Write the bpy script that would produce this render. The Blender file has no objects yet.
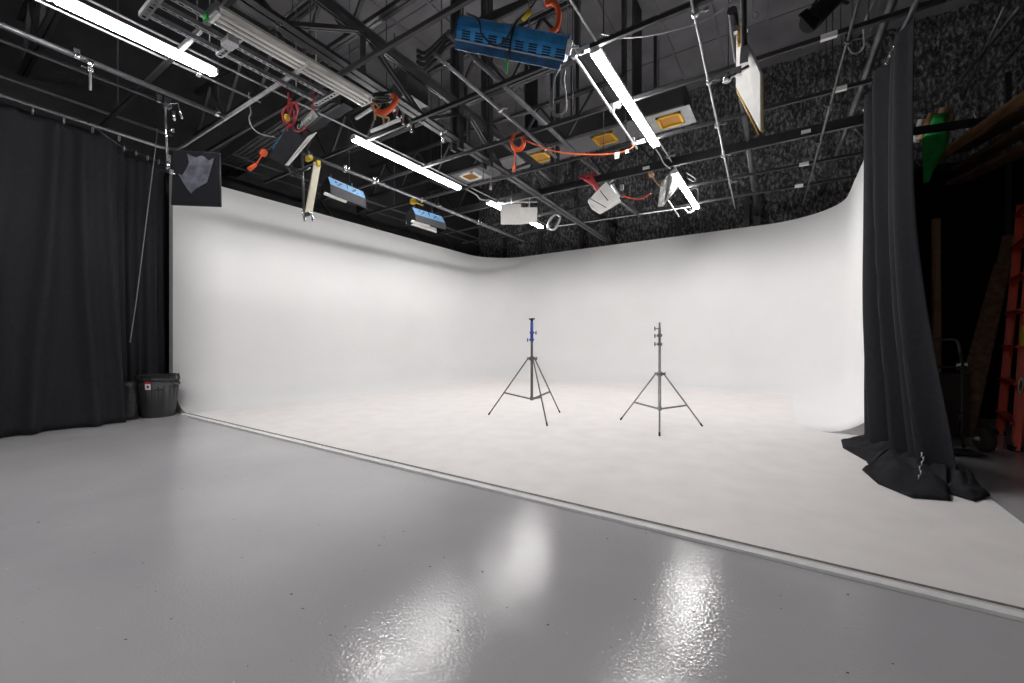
import bpy, bmesh, math, random
from mathutils import Vector, Matrix, noise
random.seed(7)
PI = math.pi
SC = bpy.context.scene
COL = SC.collection
# ------------------------------------------------------------------ camera geometry (1024x683)
F = 414.0
YAW = math.radians(33.3)
S_, C_ = math.sin(YAW), math.cos(YAW)
HC = 1.2
def W(u, v, z):
    xc = (u - 512) / F * z
    return Vector((xc * C_ - z * S_, xc * S_ + z * C_, HC + (341 - v) / F * z))
def WZ(u, v, Z):
    return W(u, v, F * (Z - HC) / (341 - v))
def WX(u, v, X):
    k = (u - 512) / F
    return W(u, v, X / (k * C_ - S_))
def WY(u, v, Y):
    k = (u - 512) / F
    return W(u, v, Y / (k * S_ + C_))

# ------------------------------------------------------------------ materials
def mat(name, col, rough=0.6, metal=0.0, var=0.0, scale=6.0, bump=0.0, bscale=40.0, emit=None, estr=0.0,
        detail=4.0, stretch=None, spec=None, sheen=0.0, alpha=None, trans=0.0):
    m = bpy.data.materials.new(name); m.use_nodes = True
    nt = m.node_tree; N = nt.nodes; L = nt.links
    b = N['Principled BSDF']
    b.inputs['Roughness'].default_value = rough
    b.inputs['Metallic'].default_value = metal
    b.inputs['Base Color'].default_value = (*col, 1)
    if spec is not None: b.inputs['Specular IOR Level'].default_value = spec
    if sheen: b.inputs['Sheen Weight'].default_value = sheen
    if trans: b.inputs['Transmission Weight'].default_value = trans
    if alpha is not None: b.inputs['Alpha'].default_value = alpha
    tc = N.new('ShaderNodeTexCoord')
    vec = tc.outputs['Object']
    if stretch:
        mp = N.new('ShaderNodeMapping'); mp.inputs['Scale'].default_value = stretch
        L.new(vec, mp.inputs['Vector']); vec = mp.outputs['Vector']
    nz = N.new('ShaderNodeTexNoise'); nz.inputs['Scale'].default_value = scale; nz.inputs['Detail'].default_value = detail
    L.new(vec, nz.inputs['Vector'])
    rp = N.new('ShaderNodeValToRGB')
    lo = [max(0, c * (1 - var)) for c in col]; hi = [min(1, c * (1 + var)) for c in col]
    rp.color_ramp.elements[0].position = 0.3; rp.color_ramp.elements[1].position = 0.7
    rp.color_ramp.elements[0].color = (*lo, 1); rp.color_ramp.elements[1].color = (*hi, 1)
    L.new(nz.outputs['Fac'], rp.inputs['Fac']); L.new(rp.outputs['Color'], b.inputs['Base Color'])
    if bump:
        n2 = N.new('ShaderNodeTexNoise'); n2.inputs['Scale'].default_value = bscale; n2.inputs['Detail'].default_value = 3
        L.new(vec, n2.inputs['Vector'])
        bp = N.new('ShaderNodeBump'); bp.inputs['Strength'].default_value = bump; bp.inputs['Distance'].default_value = 0.02
        L.new(n2.outputs['Fac'], bp.inputs['Height']); L.new(bp.outputs['Normal'], b.inputs['Normal'])
    if emit:
        b.inputs['Emission Color'].default_value = (*emit, 1); b.inputs['Emission Strength'].default_value = estr
    return m

TUBE_STRENGTH = 76.0
M = {}
M['cyc'] = mat('cyc_white_paint', (.905, .90, .902), .55, var=.02, scale=.7, bump=.05, bscale=14)
M['cyc_floor'] = mat('cyc_floor_scuffed', (.90, .862, .852), .5, var=.04, scale=3.5, bump=.06, bscale=22, detail=9)
M['endgrey'] = mat('grey_plywood', (.56, .56, .565), .7, var=.10, scale=8)
M['strip'] = mat('white_edge_paint', (.88, .875, .87), .45, var=.06, scale=14)
M['caulk'] = mat('dirty_seam', (.16, .15, .14), .8, var=.4, scale=20)
M['deck'] = mat('ceiling_black_paint', (.16, .156, .168), .7, var=.22, scale=1.4, bump=.15, bscale=3)
M['storage_black'] = mat('storage_shade_black', (.006, .006, .006), .9, var=.3, scale=3, spec=.2)  # near-black colour stands in for the darkness of the storage corner
M['wall_black'] = mat('black_painted_wall', (.016, .016, .018), .8, var=.3, scale=3, bump=.2)
M['black_metal'] = mat('black_painted_steel', (.022, .022, .025), .5, var=.25, scale=9)
M['dgrey_metal'] = mat('dark_grey_steel', (.05, .05, .055), .42, metal=.3, var=.2, scale=9)
M['pipe'] = mat('grey_pipe', (.11, .11, .12), .35, metal=.6, var=.2, scale=9)
M['galv'] = mat('galvanised_steel', (.52, .53, .55), .36, metal=.85, var=.18, scale=25)
M['chrome'] = mat('chrome', (.7, .7, .72), .2, metal=1, var=.06)
M['stand_metal'] = mat('stand_grey_steel', (.17, .16, .16), .42, metal=.75, var=.15, scale=20)
M['stand_light'] = mat('stand_bright_steel', (.34, .33, .33), .35, metal=.8, var=.12, scale=20)
M['blue_paint'] = mat('stand_blue', (.02, .07, .38), .4, var=.1)
M['fix_blue'] = mat('fixture_blue', (.05, .34, .78), .3, metal=.35, var=.28, scale=9, detail=8)
M['fix_blue_dk'] = mat('fixture_dark_blue', (.018, .09, .22), .4, metal=.3, var=.3, scale=9)
M['fix_ltblue'] = mat('fixture_light_blue', (.04, .105, .19), .5, var=.12, scale=10)
M['fix_grey'] = mat('fixture_grey', (.026, .026, .029), .7, spec=.12, metal=.2, var=.15, scale=10)
M['white_enamel'] = mat('white_enamel', (.82, .82, .80), .4, var=.03)
M['cream_fix'] = mat('unlit_fixture_white', (.62, .61, .58), .45, var=.06, scale=14)
M['glass_tube'] = mat('unlit_tube', (.78, .78, .76), .2, var=.02)
M['lit'] = mat('lit_tube', (.9, .9, .9), .4, emit=(1, .985, .97), estr=TUBE_STRENGTH)
M['cloth'] = mat('black_curtain_cloth', (.021, .0203, .0238), .9, var=.12, scale=30, spec=.1)
M['cloth_r'] = mat('black_curtain_cloth_smooth', (.018, .0175, .0215), .85, var=.12, scale=30, spec=.12)
M['flag'] = mat('flag_black_net', (.009, .009, .0115), .9, spec=.08, var=.15, scale=60)
M['patch'] = mat('torn_pale_film', (.062, .064, .08), .7, spec=.15, var=.5, scale=9, detail=6)
M['rubber'] = mat('black_rubber', (.012, .012, .012), .7, spec=.2, var=.2)
M['tyre'] = mat('brown_tyre_rubber', (.05, .034, .028), .7, var=.2)
M['bin'] = mat('black_bin_plastic', (.028, .028, .030), .5, var=.15, bump=.1)
M['bag'] = mat('black_bag', (.012, .012, .013), .45, var=.3, bump=.6, bscale=18)
M['label_white'] = mat('label_white', (.75, .74, .74), .5, var=.03)
M['label_red'] = mat('label_red', (.45, .03, .04), .5, var=.05)
M['orange'] = mat('orange_cable', (.75, .10, .02), .5, var=.12)
M['red'] = mat('red_cable', (.50, .025, .04), .5, var=.12)
M['yellow'] = mat('yellow_plastic', (.75, .55, .03), .5, var=.1)
M['ochre'] = mat('ochre_filter', (.27, .12, .008), .6, var=.12, scale=12, bump=.3, bscale=60)
M['tan'] = mat('tan_rope', (.50, .30, .15), .8, var=.2)
M['greywire'] = mat('grey_cable', (.20, .20, .21), .5, var=.1)
M['whitewire'] = mat('pale_cable', (.55, .55, .54), .5, var=.06)
M['blackwire'] = mat('black_cable', (.012, .012, .012), .5, var=.2)
M['flat_white'] = mat('white_bit', (.85, .85, .83), .6, var=.04)
M['foam'] = mat('foam_board', (.74, .73, .71), .7, var=.05, scale=10)
M['cream'] = mat('cream_board', (.74, .69, .55), .7, var=.07, scale=10)
M['goldedge'] = mat('gold_edge_tape', (.50, .28, .02), .45, var=.12)
M['film'] = mat('crumpled_diffusion_film', (.62, .62, .62), .3, var=.12, scale=14, bump=.5, bscale=14)
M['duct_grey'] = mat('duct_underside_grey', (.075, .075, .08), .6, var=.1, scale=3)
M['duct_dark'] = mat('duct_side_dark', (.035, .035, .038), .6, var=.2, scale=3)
M['plate'] = mat('pale_diffuser_plate', (.22, .22, .225), .5, var=.15, scale=7)
M['ladder'] = mat('orange_red_fibreglass', (.85, .07, .02), .4, var=.1)
M['alu'] = mat('aluminium', (.5, .5, .5), .35, metal=.8, var=.1)
M['green'] = mat('green_screen_cloth', (.015, .35, .06), .8, var=.15, scale=12, bump=.4, bscale=10)
M['card'] = mat('cardboard_tube', (.42, .25, .13), .8, var=.15, scale=10)
M['wood'] = mat('pine_board', (.70, .42, .20), .65, var=.3, scale=3, stretch=(6, .6, 6))
M['wood_dk'] = mat('dark_board', (.20, .11, .06), .7, var=.35, scale=3, stretch=(6, .6, 6))
M['maroon'] = mat('dark_maroon_crate', (.05, .02, .022), .6, var=.2)

# glossy grey painted concrete
def floor_mat():
    m = bpy.data.materials.new('grey_gloss_floor_paint'); m.use_nodes = True
    nt = m.node_tree; N = nt.nodes; L = nt.links; b = N['Principled BSDF']
    tc = N.new('ShaderNodeTexCoord')
    def noise_(sc, det, st=None):
        n = N.new('ShaderNodeTexNoise'); n.inputs['Scale'].default_value = sc; n.inputs['Detail'].default_value = det
        if st:
            mp = N.new('ShaderNodeMapping'); mp.inputs['Scale'].default_value = st
            L.new(tc.outputs['Object'], mp.inputs['Vector']); L.new(mp.outputs['Vector'], n.inputs['Vector'])
        else: L.new(tc.outputs['Object'], n.inputs['Vector'])
        return n
    def ramp(n, p0, c0, p1, c1):
        r = N.new('ShaderNodeValToRGB'); r.color_ramp.elements[0].position = p0; r.color_ramp.elements[1].position = p1
        r.color_ramp.elements[0].color = (*c0, 1); r.color_ramp.elements[1].color = (*c1, 1)
        L.new(n.outputs['Fac'], r.inputs['Fac']); return r
    a = ramp(noise_(.9, 6), .3, (.44, .43, .447), .7, (.51, .50, .515))
    ch = ramp(noise_(34, 1), .775, (0, 0, 0), .79, (1, 1, 1))
    mx = N.new('ShaderNodeMixRGB'); L.new(ch.outputs['Color'], mx.inputs['Fac']); L.new(a.outputs['Color'], mx.inputs['Color1'])
    mx.inputs['Color2'].default_value = (.10, .10, .105, 1)
    lt = ramp(noise_(41, 1, (1, 1.3, 1)), .785, (0, 0, 0), .80, (1, 1, 1))
    m2 = N.new('ShaderNodeMixRGB'); L.new(lt.outputs['Color'], m2.inputs['Fac']); L.new(mx.outputs['Color'], m2.inputs['Color1'])
    m2.inputs['Color2'].default_value = (.72, .71, .70, 1)
    L.new(m2.outputs['Color'], b.inputs['Base Color'])
    rr = ramp(noise_(2.2, 5), .3, (.11, .11, .11), .75, (.16, .16, .16)); L.new(rr.outputs['Color'], b.inputs['Roughness'])
    n1 = noise_(70, 2); n2 = noise_(9, 3)
    ad = N.new('ShaderNodeMath'); ad.operation = 'MULTIPLY_ADD'; ad.inputs[1].default_value = .6
    L.new(n2.outputs['Fac'], ad.inputs[0]); L.new(n1.outputs['Fac'], ad.inputs[2])
    bp = N.new('ShaderNodeBump'); bp.inputs['Strength'].default_value = .21; bp.inputs['Distance'].default_value = .006
    L.new(ad.outputs['Value'], bp.inputs['Height']); L.new(bp.outputs['Normal'], b.inputs['Normal'])
    b.inputs['Specular IOR Level'].default_value = .4
    b.inputs['Coat Weight'].default_value = .2; b.inputs['Coat Roughness'].default_value = .05; L.new(bp.outputs['Normal'], b.inputs['Coat Normal'])
    return m
M['floor'] = floor_mat()

def insul_mat():
    m = bpy.data.materials.new('black_insulation_facing'); m.use_nodes = True
    nt = m.node_tree; N = nt.nodes; L = nt.links; b = N['Principled BSDF']
    tc = N.new('ShaderNodeTexCoord'); mp = N.new('ShaderNodeMapping'); mp.inputs['Scale'].default_value = (1, 1, .45)
    L.new(tc.outputs['Object'], mp.inputs['Vector'])
    n = N.new('ShaderNodeTexNoise'); n.inputs['Scale'].default_value = 18; n.inputs['Detail'].default_value = 8; n.inputs['Roughness'].default_value = .65
    L.new(mp.outputs['Vector'], n.inputs['Vector'])
    r = N.new('ShaderNodeValToRGB'); r.color_ramp.elements[0].position = .46; r.color_ramp.elements[1].position = .68
    r.color_ramp.elements[0].color = (.035, .035, .038, 1); r.color_ramp.elements[1].color = (.36, .36, .37, 1)
    L.new(n.outputs['Fac'], r.inputs['Fac']); L.new(r.outputs['Color'], b.inputs['Base Color'])
    b.inputs['Roughness'].default_value = .55
    bp = N.new('ShaderNodeBump'); bp.inputs['Strength'].default_value = .9; bp.inputs['Distance'].default_value = .06
    L.new(n.outputs['Fac'], bp.inputs['Height']); L.new(bp.outputs['Normal'], b.inputs['Normal'])
    return m
M['insul'] = insul_mat()

# ------------------------------------------------------------------ mesh helpers
def frame(d):
    d = d.normalized()
    up = Vector((0, 0, 1)) if abs(d.z) < .95 else Vector((1, 0, 0))
    a = d.cross(up).normalized(); b = d.cross(a).normalized()
    return a, b
def add_tube(bm, pts, r, n=8, caps=True, closed=False):
    pts = [Vector(p) for p in pts]
    rs = r if isinstance(r, (list, tuple)) else [r] * len(pts)
    rings = []; pa = None
    m = len(pts)
    for i, p in enumerate(pts):
        if closed: d = pts[(i + 1) % m] - pts[i - 1]
        elif i == 0: d = pts[1] - pts[0]
        elif i == m - 1: d = pts[-1] - pts[-2]
        else: d = (pts[i + 1] - p).normalized() + (p - pts[i - 1]).normalized()
        if d.length < 1e-8: d = Vector((0, 0, 1))
        d.normalize()
        if pa is None: a, b = frame(d)
        else:
            a = pa - d * pa.dot(d)
            if a.length < 1e-6: a, b = frame(d)
            a.normalize(); b = d.cross(a)
        pa = a
        rings.append([bm.verts.new(p + (a * math.cos(2 * PI * k / n) + b * math.sin(2 * PI * k / n)) * rs[i]) for k in range(n)])
    rng = range(m) if closed else range(m - 1)
    for i in rng:
        A, B = rings[i], rings[(i + 1) % m]
        for k in range(n):
            f = bm.faces.new((A[k], A[(k + 1) % n], B[(k + 1) % n], B[k])); f.smooth = True
    if caps and not closed:
        bm.faces.new(rings[0][::-1]); bm.faces.new(rings[-1])
def add_box(bm, c, size, mtx=None):
    c = Vector(c); sx, sy, sz = [s / 2 for s in size]
    vs = []
    for x in (-sx, sx):
        for y in (-sy, sy):
            for z in (-sz, sz):
                p = Vector((x, y, z))
                if mtx is not None: p = mtx @ p
                vs.append(bm.verts.new(c + p))
    for q in ((0, 1, 3, 2), (4, 6, 7, 5), (0, 4, 5, 1), (2, 3, 7, 6), (0, 2, 6, 4), (1, 5, 7, 3)):
        bm.faces.new([vs[i] for i in q])
def bar_mtx(d, up=Vector((0, 0, 1))):
    d = d.normalized()
    if abs(d.dot(up)) > .98: up = Vector((0, 1, 0))
    s = d.cross(up).normalized(); u = s.cross(d).normalized()
    return Matrix((s, d, u)).transposed()      # columns: side, along, up
def add_bar(bm, p, q, w, h, up=Vector((0, 0, 1))):
    p, q = Vector(p), Vector(q); d = q - p
    add_box(bm, (p + q) / 2, (w, d.length, h), bar_mtx(d, up))
def add_lathe(bm, prof, c=(0, 0, 0), n=24, mtx=None):
    c = Vector(c); rings = []
    for r, z in prof:
        ring = []
        for k in range(n):
            p = Vector((r * math.cos(2 * PI * k / n), r * math.sin(2 * PI * k / n), z))
            if mtx is not None: p = mtx @ p
            ring.append(bm.verts.new(c + p))
        rings.append(ring)
    for A, B in zip(rings, rings[1:]):
        for k in range(n):
            f = bm.faces.new((A[k], A[(k + 1) % n], B[(k + 1) % n], B[k])); f.smooth = True
    if prof[0][0] > 1e-4: bm.faces.new(rings[0][::-1])
    if prof[-1][0] > 1e-4: bm.faces.new(rings[-1])
def add_prism(bm, poly, p, q, mtx):
    """poly: (side, up) outline swept from p to q with columns of mtx = side, along, up"""
    A = [bm.verts.new(Vector(p) + mtx @ Vector((s, 0, u))) for s, u in poly]
    B = [bm.verts.new(Vector(q) + mtx @ Vector((s, 0, u))) for s, u in poly]
    n = len(poly)
    for k in range(n): bm.faces.new((A[k], A[(k + 1) % n], B[(k + 1) % n], B[k]))
    bm.faces.new(A[::-1]); bm.faces.new(B)
def add_slab(bm, quad, t):
    """four world corners, thickened by t along the normal"""
    q = [Vector(p) for p in quad]; n = (q[1] - q[0]).cross(q[3] - q[0]).normalized() * t
    A = [bm.verts.new(p) for p in q]; B = [bm.verts.new(p + n) for p in q]
    m = len(q)
    bm.faces.new(A[::-1]); bm.faces.new(B)
    for k in range(m): bm.faces.new((A[k], A[(k + 1) % m], B[(k + 1) % m], B[k]))
def obj(name, bm, m, parent=None, loc=None, bevel=0.0):
    me = bpy.data.meshes.new(name)
    bmesh.ops.recalc_face_normals(bm, faces=bm.faces)
    if loc is not None: bmesh.ops.translate(bm, verts=bm.verts, vec=-Vector(loc))
    bm.to_mesh(me); bm.free()
    for x in (m if isinstance(m, list) else [m]): me.materials.append(x)
    o = bpy.data.objects.new(name, me); COL.objects.link(o)
    if parent is not None: o.parent = parent
    elif loc is not None: o.location = loc
    if bevel:
        bv = o.modifiers.new('bevel', 'BEVEL'); bv.width = bevel; bv.segments = 2; bv.limit_method = 'ANGLE'
    return o
def tag(o, label, cat, group=None, kind=None):
    o['label'] = label; o['category'] = cat
    if group: o['group'] = group
    if kind: o['kind'] = kind
    return o
def thing(name, label, cat, loc=(0, 0, 0), rotz=0.0, group=None, kind=None):
    o = bpy.data.objects.new(name, None); COL.objects.link(o)
    o.empty_display_size = .1
    o.location = loc; o.rotation_euler = (0, 0, rotz)
    return tag(o, label, cat, group, kind)
class Part:
    """parts written in world coordinates under an Empty placed at root"""
    def __init__(s, root): s.root = root; s.loc = Vector(root.location)
    def __call__(s, name, bm, m, parent=None, bevel=0.0):
        bmesh.ops.translate(bm, verts=bm.verts, vec=-s.loc)
        return obj(name, bm, m, parent or s.root, bevel=bevel)
def B(): return bmesh.new()
def struct(name, bm, m, label=None):
    o = obj(name, bm, m); o['kind'] = 'structure'
    if label: o['label'] = label
    return o
def spline(pts, n=8):
    pts = [Vector(p) for p in pts]; out = []
    P = [pts[0] * 2 - pts[1]] + pts + [pts[-1] * 2 - pts[-2]]
    for i in range(1, len(P) - 2):
        for k in range(n):
            t = k / n; a, b, c, d = P[i - 1], P[i], P[i + 1], P[i + 2]
            out.append(.5 * ((2 * b) + (c - a) * t + (2 * a - 5 * b + 4 * c - d) * t * t + (3 * b - a - 3 * c + d) * t ** 3))
    out.append(pts[-1]); return out
def coil_pts(c, r, turns, ax=Vector((0, 1, 0)), jit=.25, n=22, thick=.05):
    a, b = frame(ax); out = []; rnd = random.Random(int(abs(c.x * 1000)))
    ph = [rnd.uniform(.75, 1.15) for _ in range(turns + 1)]
    for i in range(turns * n + 1):
        t = i / n; k = int(t) % len(ph)
        rr = r * (ph[k] * (1 - (t % 1)) + ph[(k + 1) % len(ph)] * (t % 1))
        out.append(c + a * math.cos(2 * PI * t) * rr * .85 + b * math.sin(2 * PI * t) * rr + ax * (thick * math.sin(t * 2.1)))
    return out

# ------------------------------------------------------------------ room shell
XL, XR, YB, YF, ZT = -9.9, 5.6, 12.85, -6.5, 8.4
bm = B(); add_box(bm, ((XL + XR) / 2, (YB + YF) / 2, -.1), (XR - XL + .4, YB - YF + .4, .2)); struct('floor', bm, M['floor'])
bm = B(); add_box(bm, ((XL + XR) / 2, (YB + YF) / 2, ZT + .1), (XR - XL + .4, YB - YF + .4, .2))
for k in range(15):                                   # panel seams of the roof deck
    add_box(bm, (XL + 1 * k + .6, (YB + YF) / 2, ZT - .012), (.05, YB - YF, .03))
for k in range(13):
    add_box(bm, ((XL + XR) / 2, YF + 1.5 * k + .9, ZT - .014), (XR - XL, .05, .03))
struct('ceiling', bm, M['deck'])
def wrinkled(x0, x1, z0, z1, step, fn, amp):
    bm = B(); nx = int((x1 - x0) / step); nz = int((z1 - z0) / step)
    g = []
    for i in range(nx + 1):
        col = []
        for j in range(nz + 1):
            x = x0 + (x1 - x0) * i / nx; z = z0 + (z1 - z0) * j / nz
            d = noise.noise(Vector((x * 3.2, z * 1.3, 3.1))) * .55 + noise.noise(Vector((x * 8, z * 5, 9))) * .35 + abs(noise.noise(Vector((x * 1.3, z * 2.2, 5)))) * .5
            col.append(bm.verts.new(fn(x, z, d * amp)))
        g.append(col)
    for i in range(nx):
        for j in range(nz):
            f = bm.faces.new((g[i][j], g[i + 1][j], g[i + 1][j + 1], g[i][j + 1])); f.smooth = True
    return bm
bm = wrinkled(XL, XR, 3.0, ZT, .07, lambda x, z, d: Vector((x, YB - .12 + d, z)), .16)
add_box(bm, ((XL + XR) / 2, YB + .12, ZT / 2), (XR - XL + .4, .2, ZT))
struct('wall_back', bm, M['insul'])
bm = B(); add_box(bm, (XL - .1, (YB + YF) / 2, ZT / 2), (.2, YB - YF, ZT)); struct('wall_left', bm, M['wall_black'])
bm = wrinkled(YF, YB, .0, ZT, .12, lambda y, z, d: Vector((XR - .1 - d, y, z)), .14)
add_box(bm, (XR + .12, (YB + YF) / 2, ZT / 2), (.2, YB - YF, ZT)); struct('wall_right', bm, M['wall_black'])
bm = B(); add_box(bm, (3.45, 9.5, 2.05), (4.1, .06, 4.1)); struct('wall_shade_sheet', bm, M['storage_black'], 'added black sheet standing in for the darkness of the storage corner')  # added sheet, its black replaces the shade at the back of the corner
bm = B(); add_box(bm, ((XL + XR) / 2, YF - .1, ZT / 2), (XR - XL, .2, ZT)); struct('wall_front', bm, M['wall_black'])

# ------------------------------------------------------------------ cyclorama
CX0, CX1, CY0, CY1, CH = -8.76, 1.06, 2.74, 12.0, 4.09
CYR = 6.72           # near end of the right wing
CR = .66             # floor cove radius
FZ = .025            # platform top
def cyc():
    bm = B()
    NV = 10
    # outline of the wall in plan from left-front round to right-front, with inward normals
    path = []
    def line(p, q, n):
        for k in range(n): path.append(Vector(p).lerp(Vector(q), k / n))
    RL, RRr = 1.35, 1.5
    line((CX0, CY0, 0), (CX0, CY1 - RL, 0), 10)
    for k in range(12):
        t = PI - (PI / 2) * k / 12; path.append(Vector((CX0 + RL + RL * math.cos(t), CY1 - RL + RL * math.sin(t), 0)))
    line((CX0 + RL, CY1, 0), (CX1 - RRr, CY1, 0), 10)
    for k in range(12):
        t = PI / 2 - (PI / 2) * k / 12; path.append(Vector((CX1 - RRr + RRr * math.cos(t), CY1 - RRr + RRr * math.sin(t), 0)))
    line((CX1, CY1 - RRr, 0), (CX1, CYR, 0), 8); path.append(Vector((CX1, CYR, 0)))
    prof = [(CR * (1 - math.sin(PI / 2 * k / NV)) , FZ + CR * (1 - math.cos(PI / 2 * k / NV))) for k in range(NV + 1)]
    prof = [(CR - CR * math.sin(PI / 2 * k / NV), FZ + CR - CR * math.cos(PI / 2 * k / NV)) for k in range(NV + 1)]
    prof = [(CR + .25, FZ + .001)] + prof + [(0, 2.4), (0, CH)]
    # prof: distance in from the wall, height.  k=0 -> foot of cove
    rows = []
    for i, p in enumerate(path):
        a = path[max(0, i - 1)]; b = path[min(len(path) - 1, i + 1)]
        d = (b - a).normalized(); nrm = Vector((d.y, -d.x, 0))      # to the inside (right of travel)
        rows.append(([bm.verts.new(p + nrm * s + Vector((0, 0, z))) for s, z in prof], nrm, p))
    for (A, _, _), (Bv, _, _) in zip(rows, rows[1:]):
        for k in range(len(prof) - 1):
            f = bm.faces.new((A[k], Bv[k], Bv[k + 1], A[k + 1])); f.smooth = True
    # outer skin and rim, .16 thick
    TH = .16
    outer = [(bm.verts.new(p - n * TH + Vector((0, 0, CH))), bm.verts.new(p - n * TH + Vector((0, 0, 0)))) for _, n, p in rows]
    for i in range(len(rows) - 1):
        bm.faces.new((rows[i][0][-1], rows[i + 1][0][-1], outer[i + 1][0], outer[i][0]))
        bm.faces.new((outer[i][0], outer[i + 1][0], outer[i + 1][1], outer[i][1]))
    ends = []
    for i in (0, len(rows) - 1):
        A = rows[i][0][1:]; bt = bm.verts.new(Vector((A[0].co.x, A[0].co.y, 0)))
        f = bm.faces.new(A + [outer[i][0], outer[i][1], bt]); ends.append(f)
    bmesh.ops.recalc_face_normals(bm, faces=bm.faces)
    for f in ends: f.material_index = 1
    return bm
o = struct('wall_cyclorama', cyc(), [M['cyc'], M['endgrey']], 'white coved cyclorama wall wrapping three sides of the stage')
FXR = 1.24
bm = B(); add_box(bm, ((CX0 + FXR) / 2, (CY0 + CY1) / 2, FZ / 2), (FXR - CX0, CY1 - CY0, FZ)); struct('floor_cyclorama', bm, M['cyc_floor'], 'white painted cyclorama floor raised on a thin platform')
bm = B(); add_box(bm, ((-8.25 + FXR) / 2, CY0 - .03, .009), (FXR + 8.25, .062, .018)); struct('trim_1', bm, M['strip'], 'white edge strip along the front of the cyclorama floor')
bm = B(); add_box(bm, ((-8.25 + FXR) / 2, CY0 + .010, FZ + .0015), (FXR + 8.25, .016, .004)); struct('trim_2', bm, M['caulk'], 'dirty seam behind the white edge strip')
bm = B(); add_box(bm, (FXR + .03, (CY0 + CY1) / 2, .009), (.06, CY1 - CY0 + .12, .018)); struct('trim_3', bm, M['strip'], 'white edge strip along the right side of the cyclorama floor')

# studs of the frame behind the cyclorama, seen above its rim
for k, (u, w) in enumerate(((505, .12), (540, .13), (582, .12), (614, .10), (678, .14), (747, .12), (757, .16))):
    p = WY(u, 230, 12.52); bm = B(); add_box(bm, (p.x, 12.52, 2.6), (w, .10, 5.2))
    struct('wall_stud', bm, M['dgrey_metal'])
for k, (a, b) in enumerate((((319, 199), (334, 220)), ((365, 214), (381, 232)), ((407, 228), (424, 245)), ((442, 236), (458, 255)))):
    p = WX(a[0], a[1], -9.75); q = WX(b[0], b[1], CX0 - .10)
    bm = B(); add_bar(bm, p, q, .05, .05)
    struct('wall_brace', bm, M['dgrey_metal'])

# ------------------------------------------------------------------ roof steel
def truss_y(name, X, y0, z0, y1, z1, depth, bays, label):
    r = thing(name, label, 'roof truss', (X, y0, z0), kind='structure'); P = Part(r)
    def zb(y): return z0 + (z1 - z0) * (y - y0) / (y1 - y0)
    for nm, dz in (('bottom_chord', 0), ('top_chord', depth)):
        bm = B()
        for s in (-1, 1):
            add_bar(bm, (X + s * .055, y0, z0 + dz), (X + s * .055, y1, z1 + dz), .085, .014)
            add_bar(bm, (X + s * .02, y0, z0 + dz + .045 * (1 if dz == 0 else -1)), (X + s * .02, y1, z1 + dz + .045 * (1 if dz == 0 else -1)), .014, .09)
        P(nm, bm, M['dgrey_metal'])
    st = (y1 - y0) / bays
    for k in range(bays):
        a = y0 + k * st; m_ = a + st / 2; b = a + st
        for (p, q) in (((a, 0), (m_, depth)), ((m_, depth), (b, 0))):
            bm = B()
            for s in (-1, 1):
                add_bar(bm, (X + s * .028, p[0], zb(p[0]) + p[1]), (X + s * .028, q[0], zb(q[0]) + q[1]), .03, .045)
            P('web_diagonal', bm, M['dgrey_metal'])
        bm = B(); add_bar(bm, (X, m_, zb(m_)), (X, m_, zb(m_) + depth), .05, .05); P('web_post', bm, M['dgrey_metal'])
    return P
TX = -4.43
P = truss_y('roof_truss', TX, 0.2, 4.60, 12.7, 4.18, .62, 6, 'dark steel roof truss running lengthwise over the stage beside the large blue light')
for u in (457, 487, 555, 575):
    k = (u - 512) / F; z = TX / (k * C_ - S_); y = (k * S_ + C_) * z
    bm = B()
    for s in (-1, 1): add_bar(bm, (TX + s * .07, y, 4.3), (TX + s * .07, y, ZT), .05, .11)
    P('hanger_post', bm, M['black_metal'])
JX = -2.5
def truss_x(Y, zb, depth, label):
    r = thing('ceiling_joist', label, 'ceiling joist', (XL, Y, zb), group='ceiling joists across the roof', kind='structure'); P = Part(r)
    for nm, dz in (('bottom_chord', 0), ('top_chord', depth)):
        bm = B()
        for s in (-1, 1): add_bar(bm, (XL, Y + s * .03, zb + dz), (JX, Y + s * .03, zb + dz), .045, .06)
        P(nm, bm, M['black_metal'])
    bm = B(); add_bar(bm, (JX - .03, Y, zb), (JX - .03, Y, ZT), .07, .07); P('end_post', bm, M['black_metal'])
    bm = B(); n = 6; st = (JX - XL) / n
    for k in range(n):
        a = XL + k * st
        add_bar(bm, (a, Y, zb), (a + st / 2, Y, zb + depth), .045, .045); add_bar(bm, (a + st / 2, Y, zb + depth), (a + st, Y, zb), .045, .045)
    P('web', bm, M['black_metal'])
for Y, nm in ((1.2, 'overhead at the front of the stage'), (3.5, 'above the orange cable bundle'), (5.6, 'above the large blue light'), (7.7, 'in front of the long air duct'), (10.0, 'behind the long air duct')):
    truss_x(Y, 5.35, .85, 'black open web ceiling joist ' + nm)

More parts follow.
